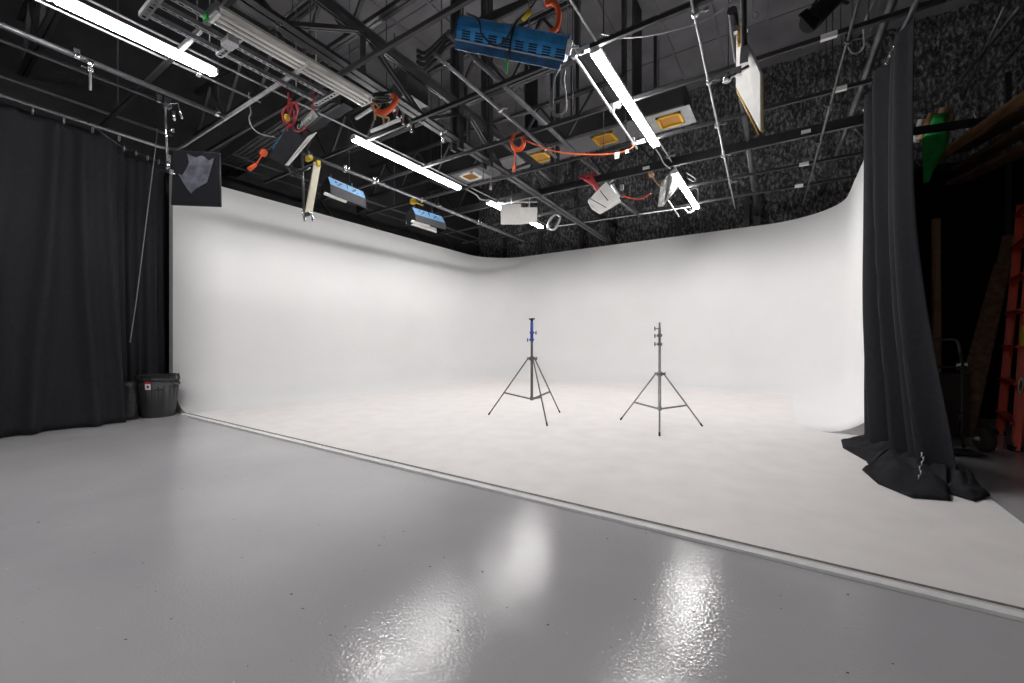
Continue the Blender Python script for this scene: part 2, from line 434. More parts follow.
# strut channels across the lighting grid (every 1.2 m)
GZ = 4.30
UY = [1.77, 2.97, 4.17, 5.37, 6.57, 7.77, 9.0, 10.2]
UN = ['first', 'second', 'third', 'fourth', 'fifth', 'sixth', 'seventh', 'eighth']
WHITE_BITS = {4.17: [(583, 46), (), ], 5.37: [(829, 38), (615, 102)], 6.57: [(840, 90), (640, 138)], 7.77: [(806, 137), (646, 168)], 9.0: [(804, 165)], 10.2: [(799, 199)]}  # small white pieces set on the channels
for Y, n in zip(UY, UN):
    big = (Y == 7.77)
    r = thing('strut_channel', '%s strut channel of the ceiling grid counting from the camera end%s' % (n, ', the deep black one' if big else ''), 'ceiling grid bar', (-8.6, Y, GZ + .05), group='strut channels across the ceiling grid')
    P = Part(r)
    hgt = .15 if big else .045; bm = B()
    zc = GZ + .03 + hgt / 2
    x1 = 1.3 if big else 1.25
    add_bar(bm, (-8.6, Y, zc + hgt / 2 - .004), (x1, Y, zc + hgt / 2 - .004), .06 if big else .042, .008)
    add_bar(bm, (-8.6, Y, zc - hgt / 2 + .004), (x1, Y, zc - hgt / 2 + .004), .06 if big else .042, .008)
    for s in (-1, 1): add_bar(bm, (-8.6, Y + s * (.012 if big else .019), zc), (x1, Y + s * (.012 if big else .019), zc), .006, hgt)
    P('channel', bm, M['black_metal'])
    for x in ((-8.5, -.9, .7) if Y == 9.0 else (-7.6, -5.0, -2.5, .7)):
        bm = B(); add_tube(bm, ((x, Y, zc), (x, Y, ZT)), .008, 6); P('hanger_rod', bm, M['black_metal'])
    for uv in WHITE_BITS.get(Y, []):
        if not uv: continue
        k = (uv[0] - 512) / F; z = (Y - .03) / (k * S_ + C_); p = W(uv[0], uv[1], z)
        bm = B(); add_box(bm, (p.x, Y, GZ + .03 + hgt / 2), (.14, .066 if big else .050, hgt + .006 if not big else .05) if not big else (.12, .07, .05)); P('white_bit', bm, M['flat_white'])

# ------------------------------------------------------------------ grid pipes
PIPES = []
def clamp(P, p, d=Vector((0, 1, 0)), m='chrome', s=1.0, parent=None):
    bm = B(); mt = bar_mtx(d)
    add_prism(bm, [(.035 * s * math.cos(a), .035 * s * math.sin(a)) for a in [2 * PI * k / 10 for k in range(10)]], Vector(p) - d.normalized() * .022 * s, Vector(p) + d.normalized() * .022 * s, mt)
    add_box(bm, Vector(p) + Vector((0, 0, .045 * s)), (.05 * s, .05 * s, .05 * s))
    add_tube(bm, (Vector(p) + mt @ Vector((.03 * s, 0, 0)), Vector(p) + mt @ Vector((.10 * s, 0, .0))), .008 * s, 6)
    add_box(bm, Vector(p) + mt @ Vector((.10 * s, 0, 0)), (.035 * s, .012, .035 * s), mt)
    return P('clamp', bm, M[m], parent)
def pipe(label, pts, r=.024, m='pipe', clamps=(), cm='chrome', bend=False, group='grid pipes under the ceiling', name='grid_pipe', cat='pipe'):
    pts = [Vector(p) for p in pts]
    t = thing(name, label, cat, pts[0], group=group); P = Part(t)
    bm = B(); add_tube(bm, pts, r, 10); P('tube', bm, M[m])
    for c in clamps:
        clamp(P, c, (pts[-1] - pts[0]) if not bend else Vector((0, 1, 0)), cm)
    return P
def atY(p, q, Y):
    t = (Y - p[1]) / (q[1] - p[1]); return Vector(p).lerp(Vector(q), t)
def ypipe(label, X0, y0, X1, y1, Z, r=.024, m='pipe', at=(), **k):
    p, q = Vector((X0, y0, Z)), Vector((X1, y1, Z))
    return pipe(label, (p, q), r, m, [atY(p, q, y) for y in at], **k)
# left side
bend = [Vector((-8.12, -2.5, GZ)), Vector((-8.30, 2.35, GZ))] + [Vector((-8.05 - .27 * math.cos(a), 2.35 + .27 * math.sin(a), GZ)) for a in [PI / 2 * k / 6 for k in range(1, 7)]] + [Vector((-4.45, 2.62, GZ))]
pipe('bent grey pipe carrying the left black curtain and turning across the ceiling', bend, .024, 'galv', bend=True)
ypipe('high thin pipe just inside the curtain pipe at the left wall', -8.38, -2, -8.5, 2.65, 4.62, .02, 'pipe', ())
ypipe('pipe ending above the black torn flag', -6.75, -2, -6.72, 2.05, GZ, .02, 'pipe', (1.95,))
ypipe('thick pipe beside the nearest lit tube, with a chrome clamp hanging on it', -6.37, -2, -6.45, 2.59, GZ, .03, 'pipe', (1.16, 2.5))
ypipe('slim rail running alongside the nearest lit tube', -5.78, -3, -5.78, 2.75, 4.36, .012, 'galv', (2.05,))
ypipe('thick pipe in the pair above the two small blue lights', -6.62, 3.55, -6.66, 10.4, GZ, .03, 'pipe', (3.9, 5.4, 7.0, 9.3))
ypipe('thinner pipe in the pair above the two small blue lights', -6.20, 3.8, -6.3, 10.2, 4.10, .02, 'pipe', (4.3, 4.9, 6.1, 8.0))
ypipe('low pipe close to the left cyclorama rim behind the small blue lights', -8.14, 3.4, -8.2, 12.2, 4.50, .024, 'dgrey_metal', ())
ypipe('lowest pipe nearest the left cyclorama rim', -8.95, 3.4, -8.95, 12.2, 4.60, .02, 'dgrey_metal', ())
# conduits of the light rows
ypipe('conduit joining the left row of lit tubes', -5.47, -4, -5.47, 10.6, 4.415, .012, 'galv', (3.3,), cm='galv')
ypipe('conduit joining the right row of lit tubes', -1.68, -4, -1.68, 11.0, 4.415, .012, 'galv', (7.5,), cm='galv')
# centre
p0, p1 = WZ(455, 71, GZ), WZ(556, 157, GZ)
pipe('pipe carrying the orange cable coil', (W(435, 54, 4.2), p0, p1), .022, 'pipe', [p0.lerp(p1, .35), p0.lerp(p1, .85)])
p0, p1 = WZ(448, 32, 4.55), WZ(646, 219, 4.55)
pipe('thick straight pipe passing under the large blue light toward the back wall', (p0, p1), .034, 'pipe', [])
p0, p1 = WZ(571, 50, GZ), WZ(637, 148, GZ)
pipe('bright pipe between the large blue light and the right row of tubes', (p0, p1), .016, 'galv', [WZ(574, 55, GZ), WZ(612, 109, GZ), WZ(633, 142, GZ)], cm='galv')
p0, p1 = WZ(690, -8, GZ), WZ(735, 208, GZ)
pipe('thin pipe with box clamps to the left of the white board', (p0, p1), .013, 'galv', [WZ(695, 13, GZ), WZ(709, 81, GZ), WZ(717, 125, GZ), WZ(723, 155, GZ), WZ(730, 182, GZ)], cm='galv')
p0, p1 = WZ(732, 10, 4.5), WZ(757, 215, 4.5)
pipe('dark thick pipe behind the white board with gold edges', (p0, p1), .045, 'dgrey_metal', [])
p0, p1 = WZ(862, -12, GZ), WZ(803, 204, GZ)
pipe('thin pipe to the right of the black spotlight', (p0, p1), .015, 'pipe', [WZ(848, 40, GZ), WZ(828, 104, GZ), WZ(818, 141, GZ), WZ(810, 170, GZ)], cm='dgrey_metal')
p0, p1 = WZ(897, -12, 4.7), WZ(823, 192, 4.7)
pipe('thick dark pipe beside the right curtain rail', (p0, p1), .04, 'pipe', [])
p0, p1 = WZ(922, -10, GZ), WZ(867, 104, GZ)
pipe('rail carrying the right black curtain', (p0, p1), .028, 'pipe', [WZ(886, 65, GZ)], name='curtain_rail', group=None, cat='curtain rail')
pipe('bright cross conduit low in front of the back wall', (WZ(556, 226, GZ), WZ(690, 206.5, GZ)), .014, 'galv', [WZ(556, 226, GZ)])
pipe('short sloping strut above the white reflector cards', (WZ(498, 202, 4.33), WZ(538, 201, 4.6)), .016, 'galv', [])
pipe('dark diagonal pipe behind the white tilted board', (W(612, 196, 8.6), W(640, 216, 10.2)), .03, 'dgrey_metal', [])
pipe('rod crossing under the crumpled film on the right row', (W(668, 200, 8.8), W(679, 216, 9.2)), .016, 'galv', [])

# hanging chrome clamp at the far left
t = thing('grip_clamp', 'chrome grip clamp dangling from the thick pipe at far left', 'clamp', WZ(90, 62, GZ - .03)); P = Part(t)
c = Vector(t.location)
bm = B(); add_lathe(bm, [(.0, .02), (.03, .02), (.032, -.03), (.016, -.05), (.014, -.30), (.0, -.31)], c, 10); P('stem', bm, M['chrome'])
bm = B(); add_box(bm, c + Vector((0, 0, -.09)), (.06, .05, .05)); add_tube(bm, (c + Vector((-.12, 0, -.02)), c + Vector((.02, 0, -.03))), .012, 8); add_box(bm, c + Vector((-.13, 0, -.02)), (.02, .09, .02)); P('jaw', bm, M['chrome'])

# ------------------------------------------------------------------ strip lights
def strip_light(label, X, y0, y1, Z, lit=True, w=.15, tubes=(-.029, .029), group='lit tubes in the two ceiling rows', angle=None):
    t = thing('strip_light', label, 'strip light', (X, (y0 + y1) / 2, Z), group=group); P = Part(t)
    bm = B(); mt = Matrix.Identity(3)
    if lit: add_prism(bm, [(-.032, .024), (-.032, .06), (.032, .06), (.032, .024)], (X, y0, Z), (X, y1, Z), mt)
    else: add_prism(bm, [(-w / 2, .035), (-w / 2 + .03, .085), (w / 2 - .03, .085), (w / 2, .035), (w / 2 - .006, .035), (.025, .052), (-.025, .052), (-w / 2 + .006, .035)], (X, y0, Z), (X, y1, Z), mt)
    P('housing', bm, M['white_enamel'] if lit else M['cream_fix'])
    m_ = (y0 + y1) / 2
    for s in tubes:
        for a, b in ((y0 + .03, m_ - .015), (m_ + .015, y1 - .03)):
            bm = B(); add_tube(bm, ((X + s, a, Z), (X + s, b, Z)), .027 if lit else .018, 12); P('tube', bm, M['lit'] if lit else M['glass_tube'])
    for y in (y0 + .012, m_, y1 - .012): 
        bm = B(); add_box(bm, (X, y, Z + .012), (tubes[-1] - tubes[0] + .05, .024 if y != m_ else .012, .05))
        P('socket', bm, M['white_enamel'])
    for y in (y0 + .35, y1 - .35):
        bm = B(); add_tube(bm, ((X, y, Z + .055), (X, y, Z + .125)), .005, 6); P('hanger', bm, M['blackwire'])
    return P
LZ = 4.28
strip_light('lit strip light at upper left, nearest of the left row', -5.47, -.42, 2.12, LZ)
strip_light('lit strip light in the middle of the left row above the small blue lights', -5.47, 3.92, 6.40, LZ)
strip_light('lit strip light at the far end of the left row behind two white cards', -5.47, 7.35, 9.80, LZ)
strip_light('lit strip light of the right row beside the large blue light', -1.68, 4.15, 6.70, LZ)
strip_light('lit strip light at the far end of the right row beside the crumpled film', -1.68, 7.95, 10.35, LZ)
for X in (-5.47, -1.68):  # unseen strips, added for more light from the camera side
    strip_light('unseen lit strip light added behind the camera in the %s row' % ('left' if X < -3 else 'right'), X, -5.0, -2.5, LZ)
strip_light('unseen fill strip light added behind the camera toward the storage corner', 2.7, -4.4, -3.1, LZ)  # added fill light out of view, brightens the storage corner
strip_light('small unlit white strip above the left cyclorama rim', -7.85, 7.2, 8.25, 4.16, False, .12, (-.03, .03), group=None)

# unlit white fixture
t = strip_light('long unlit off-white fluorescent fixture hanging by the perforated steel frame', -4.34, 1.66, 3.32, 4.16, False, .24, (-.07, 0, .07), group=None)
bm = B(); add_box(bm, (-4.34, 1.65, 4.20), (.22, .03, .09)); t('end_plate', bm, M['galv'])
bm = B(); add_box(bm, (-4.42, 1.63, 4.17), (.06, .03, .05)); t('green_connector', bm, M['green'])

# perforated frame
t = thing('perforated_frame', 'galvanised perforated steel ladder frame beside the nearest lit tube', 'steel frame', (-4.7, 1.32, 4.22)); P = Part(t)
def slotted(p, q, w=.045):
    bm = B(); p, q = Vector(p), Vector(q); d = q - p; L_ = d.length; mt = bar_mtx(d)
    for s in (-1, 1):
        o_ = mt @ Vector((s * w * .38, 0, 0)); add_box(bm, (p + q) / 2 + o_, (w * .26, L_, .006), mt)
    n = int(L_ / .06)
    for k in range(n + 1):
        add_box(bm, p + d * (k / n), (w * .7, .022, .006), mt)
    o_ = mt @ Vector((w * .5, 0, .02)); add_box(bm, (p + q) / 2 + o_, (.005, L_, .045), mt)
    return bm
for x in (-4.93, -4.70, -4.51): P('slotted_rail', slotted((x, 1.32, 4.22), (x, 3.04, 4.22)), M['galv'])
for y in (1.33, 1.95, 3.02): P('cross_bar', slotted((-4.97, y, 4.20), (-4.47, y, 4.20), .06), M['galv'])
for x, y in ((-4.93, 1.85), (-4.51, 1.85), (-4.93, 2.75), (-4.51, 2.75)):
    bm = B(); add_tube(bm, ((x, y, 4.22), (x, y, 5.32)), .006, 6); P('hanger_rod', bm, M['galv'])
bm = B(); add_box(bm, (-4.60, 1.9, 4.17), (.16, .10, .06)); P('bracket', bm, M['galv'])

# ------------------------------------------------------------------ air ducts
t = thing('air_duct', 'long rectangular air duct with ochre registers across the back ceiling', 'air duct', (-8.3, 8.4, 5.70)); P = Part(t)
bm = B(); add_box(bm, (-4.95, 8.78, 5.95), (6.7, .84, .48)); P('duct_body', bm, M['duct_dark'])
bm = B(); add_box(bm, (-4.95, 8.78, 5.70), (6.7, .82, .02)); P('underside', bm, M['duct_grey'])
for x in (-7.1, -4.95, -3.30, -1.92):
    bm = B()
    for s in (-1, 1): add_box(bm, (x + s * .21, 8.76, 5.67), (.05, .47, .04)); add_box(bm, (x, 8.76 + s * .21, 5.67), (.47, .05, .04))
    rg = P('register', bm, M['goldedge'] if x > -6 else M['white_enamel'])
    bm = B(); add_box(bm, (x, 8.76, 5.685), (.37, .37, .012)); P('filter', bm, M['ochre'], rg)
for x in (-7.1, -1.92):
    bm = B(); add_box(bm, (x, 8.77, 5.693), (.85, .74, .012)); P('pale_plate', bm, M['plate'])
for x in (-7.5, -5.2, -2.6):
    bm = B(); add_box(bm, (x, 8.78, 7.3), (.03, .60, 2.2)); P('hanger_strap', bm, M['black_metal'])
t = thing('air_diffuser', 'pale square ceiling diffuser under a dark box beside the roof truss', 'diffuser', WZ(410, 72, 5.2)); P = Part(t)
c = Vector(t.location); Rz = Matrix.Rotation(math.radians(20), 3, 'Z')
q = [WZ(393, 73, 5.2), WZ(407, 59, 5.2), WZ(428, 75, 5.2), WZ(409, 82, 5.2)]
bm = B(); add_slab(bm, q[::-1], .03); P('plate', bm, M['plate'])
bm = B(); add_slab(bm, [p + Vector((0, 0, .035)) for p in q[::-1]], .5); P('box', bm, M['duct_dark'])
# box beam crossing at the left
t = thing('cable_duct', 'dark rectangular duct crossing the left ceiling beyond the bent pipe', 'duct', WZ(222, 178, 4.75)); P = Part(t)
a, b = WZ(216, 168.6, 4.75), WZ(330, 92, 4.75)
bm = B(); add_bar(bm, a, b, .34, .22); P('duct_body', bm, M['duct_dark'])
bm = B()
for k in range(4): add_bar(bm, a + Vector((0, -.12 + .08 * k, -.12)), b + Vector((0, -.12 + .08 * k, -.12)), .02, .02)
P('rib', bm, M['dgrey_metal'])
bm = B(); add_bar(bm, a + Vector((0, .3, -.02)), b + Vector((0, .3, -.02)), .18, .05); P('flange', bm, M['fix_grey'])
# curved conduits near the diffuser
t = thing('conduit_bundle', 'bundle of black wavy conduits left of the large blue light', 'conduit', W(440, 45, 6.2)); P = Part(t)
for k in range(4):
    dv = k * 5.5
    bm = B(); add_tube(bm, spline([W(417, 50 + dv, 6.2), W(425, 53 + dv, 6.2), W(436, 44 + dv, 6.2), W(447, 34 + dv * .8, 6.2), W(462, 28 + dv * .7, 6.2), W(478, 20 + dv * .5, 6.1), W(520, 2 + dv * .3, 5.9), W(560, -14, 5.8)], 6), .032, 8); P('conduit', bm, M['black_metal'])

# ------------------------------------------------------------------ curtains
def curtain_mesh(path, ztop, zbot, nz, pleat, amp, seed, flare=None, droop=0.0, hookpitch=.28):
    """path: plan polyline (x,y); returns bmesh"""
    rnd = random.Random(seed)
    P_ = [Vector((x, y, 0)) for x, y in path]
    seg = [0]
    for a, b in zip(P_, P_[1:]): seg.append(seg[-1] + (b - a).length)
    L_ = seg[-1]; n = int(L_ / .022)
    phs = [rnd.uniform(0, 6.28) for _ in range(6)]
    bm = B(); cols = []
    for i in range(n + 1):
        s = L_ * i / n
        k = 0
        while k < len(seg) - 2 and s > seg[k + 1]: k += 1
        t = (s - seg[k]) / (seg[k + 1] - seg[k]); p = P_[k].lerp(P_[k + 1], t)
        d = (P_[k + 1] - P_[k]).normalized(); nr = Vector((d.y, -d.x, 0))
        c = []
        for j in range(nz + 1):
            f = j / nz            # 0 top .. 1 bottom
            w = (s + .35 * noise.noise(Vector((s * 1.1, f * .9, seed)))) / pleat * 2 * PI
            o_ = math.sin(w + phs[0]) * .6 + math.sin(w * .53 + phs[1] + f * .5) * .45 + math.sin(w * 1.9 + phs[2]) * .18 + .5 * noise.noise(Vector((s * 2.2, f * 1.6, seed + 4)))
            e = amp * (.75 + .5 * f) * o_
            z = ztop + (zbot - ztop) * f
            if j == 0: z -= droop * abs(math.sin(PI * s / hookpitch))
            q = p + nr * e + Vector((0, 0, z))
            if flare: q += flare(s / L_, f, nr, d)
            c.append(bm.verts.new(q))
        cols.append(c)
    for i in range(n):
        for j in range(nz):
            fc = bm.faces.new((cols[i][j], cols[i + 1][j], cols[i + 1][j + 1], cols[i][j + 1])); fc.smooth = True
    return bm
def cloth_obj(name, bm, m, parent=None):
    o = obj(name, bm, m, parent); sm = o.modifiers.new('thick', 'SOLIDIFY'); sm.thickness = .006; sm.offset = 0
    return o
def ring_bm(c, r=.03, ax=Vector((0, 1, 0))):
    bm = B(); a, b = frame(ax)
    add_tube(bm, [c + (a * math.cos(2 * PI * k / 12) + b * math.sin(2 * PI * k / 12)) * r for k in range(12)], .006, 5, closed=True); return bm
# left curtain, main panel
t = thing('stage_curtain', 'wide black curtain with deep folds covering the left wall', 'curtain', (-8.2, 0, 0), group='black stage curtains')
fl = lambda s, f, nr, d: nr * (.18 * max(0, f - .75) * 2) + d * (.10 * max(0, f - .6) * s)
o = cloth_obj('cloth', curtain_mesh([(-8.05, -3.0), (-8.17, 0.6), (-8.24, 1.93)], 4.17, .01, 40, .38, .10, 3, fl, .05), M['cloth'], t); o.location = -Vector(t.location)
for k in range(18):
    y = -2.9 + k * .285
    bm = ring_bm(Vector((-8.07 - .045 * (y + 3), y, 4.235)), .045); r_ = obj('ring', bm, M['galv'], t); r_.location = -Vector(t.location)
t = thing('stage_curtain', 'narrow black curtain panel hanging behind the trash can at the cyclorama end', 'curtain', (-8.9, 2.4, 0), group='black stage curtains')
o = cloth_obj('cloth', curtain_mesh([(-8.42, 1.75), (-8.88, 2.15), (-8.93, 2.60), (-9.02, 2.70), (-9.3, 2.72)], 4.22, .01, 40, .19, .04, 9, None, .04), M['cloth'], t); o.location = -Vector(t.location)
for k in range(5):
    bm = ring_bm(Vector((-8.70 - .05 * k, 1.95 + k * .16, 4.26)), .04); r_ = obj('ring', bm, M['galv'], t); r_.location = -Vector(t.location)
pipe('short rear rail carrying the narrow curtain panel by the cyclorama end', ((-8.25, 1.6, 4.31), (-8.86, 2.1, 4.31), (-9.05, 2.72, 4.31)), .018, 'pipe', [], name='curtain_rail', group=None, cat='curtain rail')

# right curtain: gathered cloth with a puddled hem
t = thing('stage_curtain', 'gathered black curtain at the right edge, its hem puddled on the floor', 'curtain', (.95, 5.8, 0), group='black stage curtains')
def flare_r(s, f, nr, d):
    # s=0 far end, 1 near end
    g = .25 * max(0, f - .12) / .88 + .75 * f ** 4
    return Vector((.17 * g * (s - .15), -.36 * g * s, 0)) + Vector((0, (1 - f) * .34 * (1 - s) * .9, 0))
from mathutils.bvhtree import BVHTree
TREES = []
bm = curtain_mesh([(.85, 6.56), (.86, 6.2), (.90, 5.75), (.93, 5.4), (.95, 5.15)], 4.16, .02, 60, .25, .078, 21, flare_r, .05, .2)
TREES.append(BVHTree.FromBMesh(bm)); o = cloth_obj('cloth', bm, M['cloth_r'], t); o.location = -Vector(t.location)
def puddle(outline, c, top, seed):
    """crumpled cloth lying on the floor: fan from an inner ridge to an outline on the floor"""
    bm = B(); n = len(outline); R_ = 14; rows = []
    for i in range(n):
        o_ = Vector(outline[i]); ii = Vector(c[i]); row = []
        for k in range(R_ + 1):
            f = k / R_; p = ii.lerp(o_, f)
            z = FZ + .010 + top * (1 - f) ** 1.6 + .085 * (1 - f * .85) * abs(noise.noise(Vector((i * .11, f * 2.2, seed)))) + .07 * (1 - f * .75) * abs(noise.noise(Vector((p.x * 6, p.y * 6, seed)))) + .02 * abs(noise.noise(Vector((p.x * 19, p.y * 19, seed))))
            if k == R_: z = FZ + .006
            row.append(bm.verts.new((p.x, p.y, z)))
        rows.append(row)
    for A, Bv in zip(rows, rows[1:]):
        for k in range(R_):
            f = bm.faces.new((A[k], Bv[k], Bv[k + 1], A[k + 1])); f.smooth = True
    return bm
def G(u, v, Z=FZ): return WZ(u, v, Z)
def dens(pts, n):
    out = []
    for a, b in zip(pts, pts[1:]):
        for k in range(n): out.append(Vector(a).lerp(Vector(b), k / n))
    out.append(Vector(pts[-1])); return out
outl = [G(864, 437), G(841, 440), G(843, 448), G(866, 461), G(869, 466), G(862, 470), G(878, 484), G(912, 498), G(951, 501), G(946, 493), G(975, 502), G(990, 496), G(955, 482)]
inn = [Vector((.86, 6.55, 0)), Vector((.86, 6.45, 0)), Vector((.87, 6.3, 0)), Vector((.87, 6.1, 0)), Vector((.88, 5.95, 0)), Vector((.88, 5.8, 0)), Vector((.9, 5.6, 0)), Vector((.95, 5.3, 0)), Vector((1.0, 5.05, 0)), Vector((1.03, 4.9, 0)), Vector((1.08, 4.85, 0)), Vector((1.13, 4.85, 0)), Vector((1.16, 4.95, 0))]
inn = [p + Vector((.13, 0, 0)) for p in inn]
bm = puddle(dens(outl, 8), dens(inn, 8), .07, 2.0); TREES.append(BVHTree.FromBMesh(bm)); o = cloth_obj('hem', bm, M['cloth_r'], t); o.location = -Vector(t.location)
p0, p1 = WZ(917, 0, GZ), WZ(867, 104, GZ)
for k in range(11):
    p = p1.lerp(p0, k / 12 * .95) + Vector((0, 0, -.05)); bm = ring_bm(p, .04); r_ = obj('ring', bm, M['chrome'], t); r_.location = -Vector(t.location)
bm = B()
for k in range(6):
    pu, pv = (921, 922.5, 921, 919, 920, 918)[k], 456 + k * 4.6
    best = None
    for tr in TREES:
        h = tr.ray_cast(Vector((0, 0, HC)), (W(pu, pv, 1.0) - Vector((0, 0, HC))).normalized())
        if h[0] is not None and (best is None or h[3] < best[3]): best = h
    if best is None: continue
    a = best[0] * .9985; a.z = HC + (best[0].z - HC) * .9985; add_tube(bm, spline([a, a + Vector((.0, -.03, .02)), a + Vector((0, -.01, .035)), a + Vector((0, -.045, .045))], 4), .0035, 5)
r_ = obj('stitch_mark', bm, M['label_white'], t); r_.location = -Vector(t.location)

# cord hanging in front of left curtain
p = WX(156, 143, -8.05); q = WX(130, 342, -8.05)
bm = B(); add_tube(bm, spline([WX(157, 128, -8.02), p, WX(147, 215, -8.03), WX(137, 295, -8.05), q], 6), .006, 6)
tag(obj('cord', bm, M['greywire']), 'thin grey cord hanging down in front of the left curtain', 'cord')

# ------------------------------------------------------------------ light stands
def stand(label, u, z, feet, vtop, vcol, vbot, mcol, mleg, mtop, seg, tilt=0):
    c = W(u, 341, z); c.z = FZ
    t = thing('light_stand', label, 'light stand', c, group='light stands on the cyclorama floor'); P = Part(t)
    Zt = HC + (341 - vtop) / F * z; Zc = HC + (341 - vcol) / F * z; Zb = HC + (341 - vbot) / F * z
    bm = B(); add_tube(bm, (c * 1 + Vector((0, 0, Zb - c.z)), c + Vector((0, 0, Zc + .02 - c.z))), .021, 12); P('column', bm, mcol)
    top_h = Zt - Zc
    bm = B(); add_tube(bm, (Vector((c.x, c.y, Zc)), Vector((c.x, c.y, Zc + top_h * .56))), .018, 12); P('riser', bm, mcol)
    bm = B(); add_tube(bm, (Vector((c.x, c.y, Zc + top_h * (.43 if seg == 'T' else .54))), Vector((c.x, c.y, Zc + top_h * .9))), .024 if seg == 'T' else .017, 12)
    add_tube(bm, (Vector((c.x, c.y, Zc + top_h * .88)), Vector((c.x, c.y, Zt))), .020 if seg == 'T' else .012, 10)
    for f in ((.44, .62) if seg == 'T' else (.55, .72)): add_lathe(bm, [(.0, 0), (.030, 0), (.034, .015), (.034, .04), (.0, .041)], (c.x, c.y, Zc + top_h * f), 12)
    P('upper_riser', bm, mtop)
    if seg == 'T':
        bm = B(); add_bar(bm, (c.x - .05, c.y + .02, Zt), (c.x + .05, c.y - .02, Zt), .03, .022); add_lathe(bm, [(.02, -.04), (.022, 0), (.012, .012)], (c.x, c.y, Zt), 10); P('spigot_plate', bm, M['rubber'])
    for k, f in enumerate((.58, .74, .88) if seg != 'T' else (.47, .65)):
        sgn = -1 if seg != 'T' else (-1, 1)[k]
        a = Vector((c.x, c.y, Zc + top_h * f)); dr = Vector((C_, S_, 0)) * sgn
        bm = B(); add_tube(bm, (a, a + dr * .065), .006, 6); add_bar(bm, a + dr * .065 + Vector((0, 0, -.028)), a + dr * .065 + Vector((0, 0, .028)), .012, .014); P('knob', bm, mtop if seg == 'T' else M['rubber'])
    bm = B(); add_lathe(bm, [(.0, -.03), (.035, -.03), (.04, -.01), (.04, .02), (.024, .035), (.0, .036)], (c.x, c.y, Zc), 12)
    for fu, fv in feet:
        g = WZ(fu, fv, FZ + .008); d = (g - c); d.z = 0; d.normalize()
        add_box(bm, Vector((c.x, c.y, Zc)) + d * .045, (.03, .05, .035), bar_mtx(d))
    P('collar', bm, mcol)
    bm = B(); add_lathe(bm, [(.0, -.02), (.028, -.02), (.03, .03), (.0, .031)], (c.x, c.y, Zb + .01), 12); P('lower_collar', bm, mcol)
    a = Vector((c.x, c.y, Zc)); dr = Vector((C_, S_, 0))
    bm = B(); add_tube(bm, (a, a + dr * .075), .006, 6); add_bar(bm, a + dr * .075 + Vector((0, 0, -.025)), a + dr * .075 + Vector((0, 0, .025)), .012, .014); P('knob', bm, mcol)
    for fu, fv in feet:
        g = WZ(fu, fv, FZ + .010); d = (g - c); d.z = 0; d.normalize()
        top = Vector((c.x, c.y, Zc)) + d * .06
        bm = B(); add_tube(bm, (top, g + (top - g).normalized() * .012), .0105, 10); lg = P('leg', bm, mleg)
        bm = B(); add_tube(bm, (g + (top - g).normalized() * .05, g), [.0125, .0115], 10); P('foot_cap', bm, M['rubber'], lg)
        mid = top.lerp(g, .60)
        bm = B()
        sd = d.cross(Vector((0, 0, 1))) * .012
        for s in (-1, 1): add_bar(bm, Vector((c.x, c.y, Zb + .01)) + d * .025 + sd * s, mid + sd * s, .005, .018)
        P('brace', bm, mleg)
stand('grey light stand with a blue top section on the white floor', 531.8, 6.39, [(488.5, 414.3), (547.2, 425.4), (559.8, 412)], 318.5, 358, 399, M['stand_metal'], M['stand_metal'], M['blue_paint'], 'T')
stand('plain grey light stand with a dark top section on the white floor', 659.6, 5.68, [(620.4, 419.3), (702.4, 425.6), (659.5, 435.5)], 322, 373.5, 409, M['stand_light'], M['stand_light'], M['stand_metal'], 'P')

# ------------------------------------------------------------------ trash can and bag
c = Vector((-8.42, 2.45, 0))
t = thing('trash_can', 'round black plastic trash can with a liner at the end of the cyclorama', 'trash can', c); P = Part(t); t.scale = (.79, .79, 1)
bm = B(); add_lathe(bm, [(.0, .0), (.255, .0), (.27, .02), (.325, .58), (.32, .58), (.26, .03), (.0, .03)], c, 40)
for k in range(20):
    a = 2 * PI * k / 20; d = Vector((math.cos(a), math.sin(a), 0))
    add_bar(bm, c + d * .268 + Vector((0, 0, .06)), c + d * .318 + Vector((0, 0, .5)), .02, .012, d)
P('body', bm, M['bin'])
bm = B(); add_lathe(bm, [(.322, .57), (.332, .575), (.335, .60), (.332, .655), (.322, .66), (.318, .60)], c, 40); P('rim', bm, M['bin'])
bm = B(); n = 60; ra = []; rb = []; rc = []
for k in range(n):
    a = 2 * PI * k / n; d = Vector((math.cos(a), math.sin(a), 0)); w = noise.noise(Vector((k * .45, 1, 2)))
    ra.append(bm.verts.new(c + d * .30 + Vector((0, 0, .50)))); rb.append(bm.verts.new(c + d * (.331 + .008 * w) + Vector((0, 0, .672 + .012 * w)))); rc.append(bm.verts.new(c + d * (.342 + .010 * w) + Vector((0, 0, .585 + .06 * w))))
for k in range(n):
    j = (k + 1) % n
    for A_, B_ in ((ra, rb), (rb, rc)):
        f = bm.faces.new((A_[k], A_[j], B_[j], B_[k])); f.smooth = True
P('liner', bm, M['bag'])
for s in (-1, 1):
    d = Vector((C_, S_, 0)) * s; n_ = Vector((-S_, C_, 0))
    bm = B(); add_tube(bm, spline([c + d * .335 - n_ * .07 + Vector((0, 0, .58)), c + d * .38 - n_ * .06 + Vector((0, 0, .52)), c + d * .38 + n_ * .06 + Vector((0, 0, .52)), c + d * .335 + n_ * .07 + Vector((0, 0, .58))], 4), .012, 8); P('handle', bm, M['bin'])
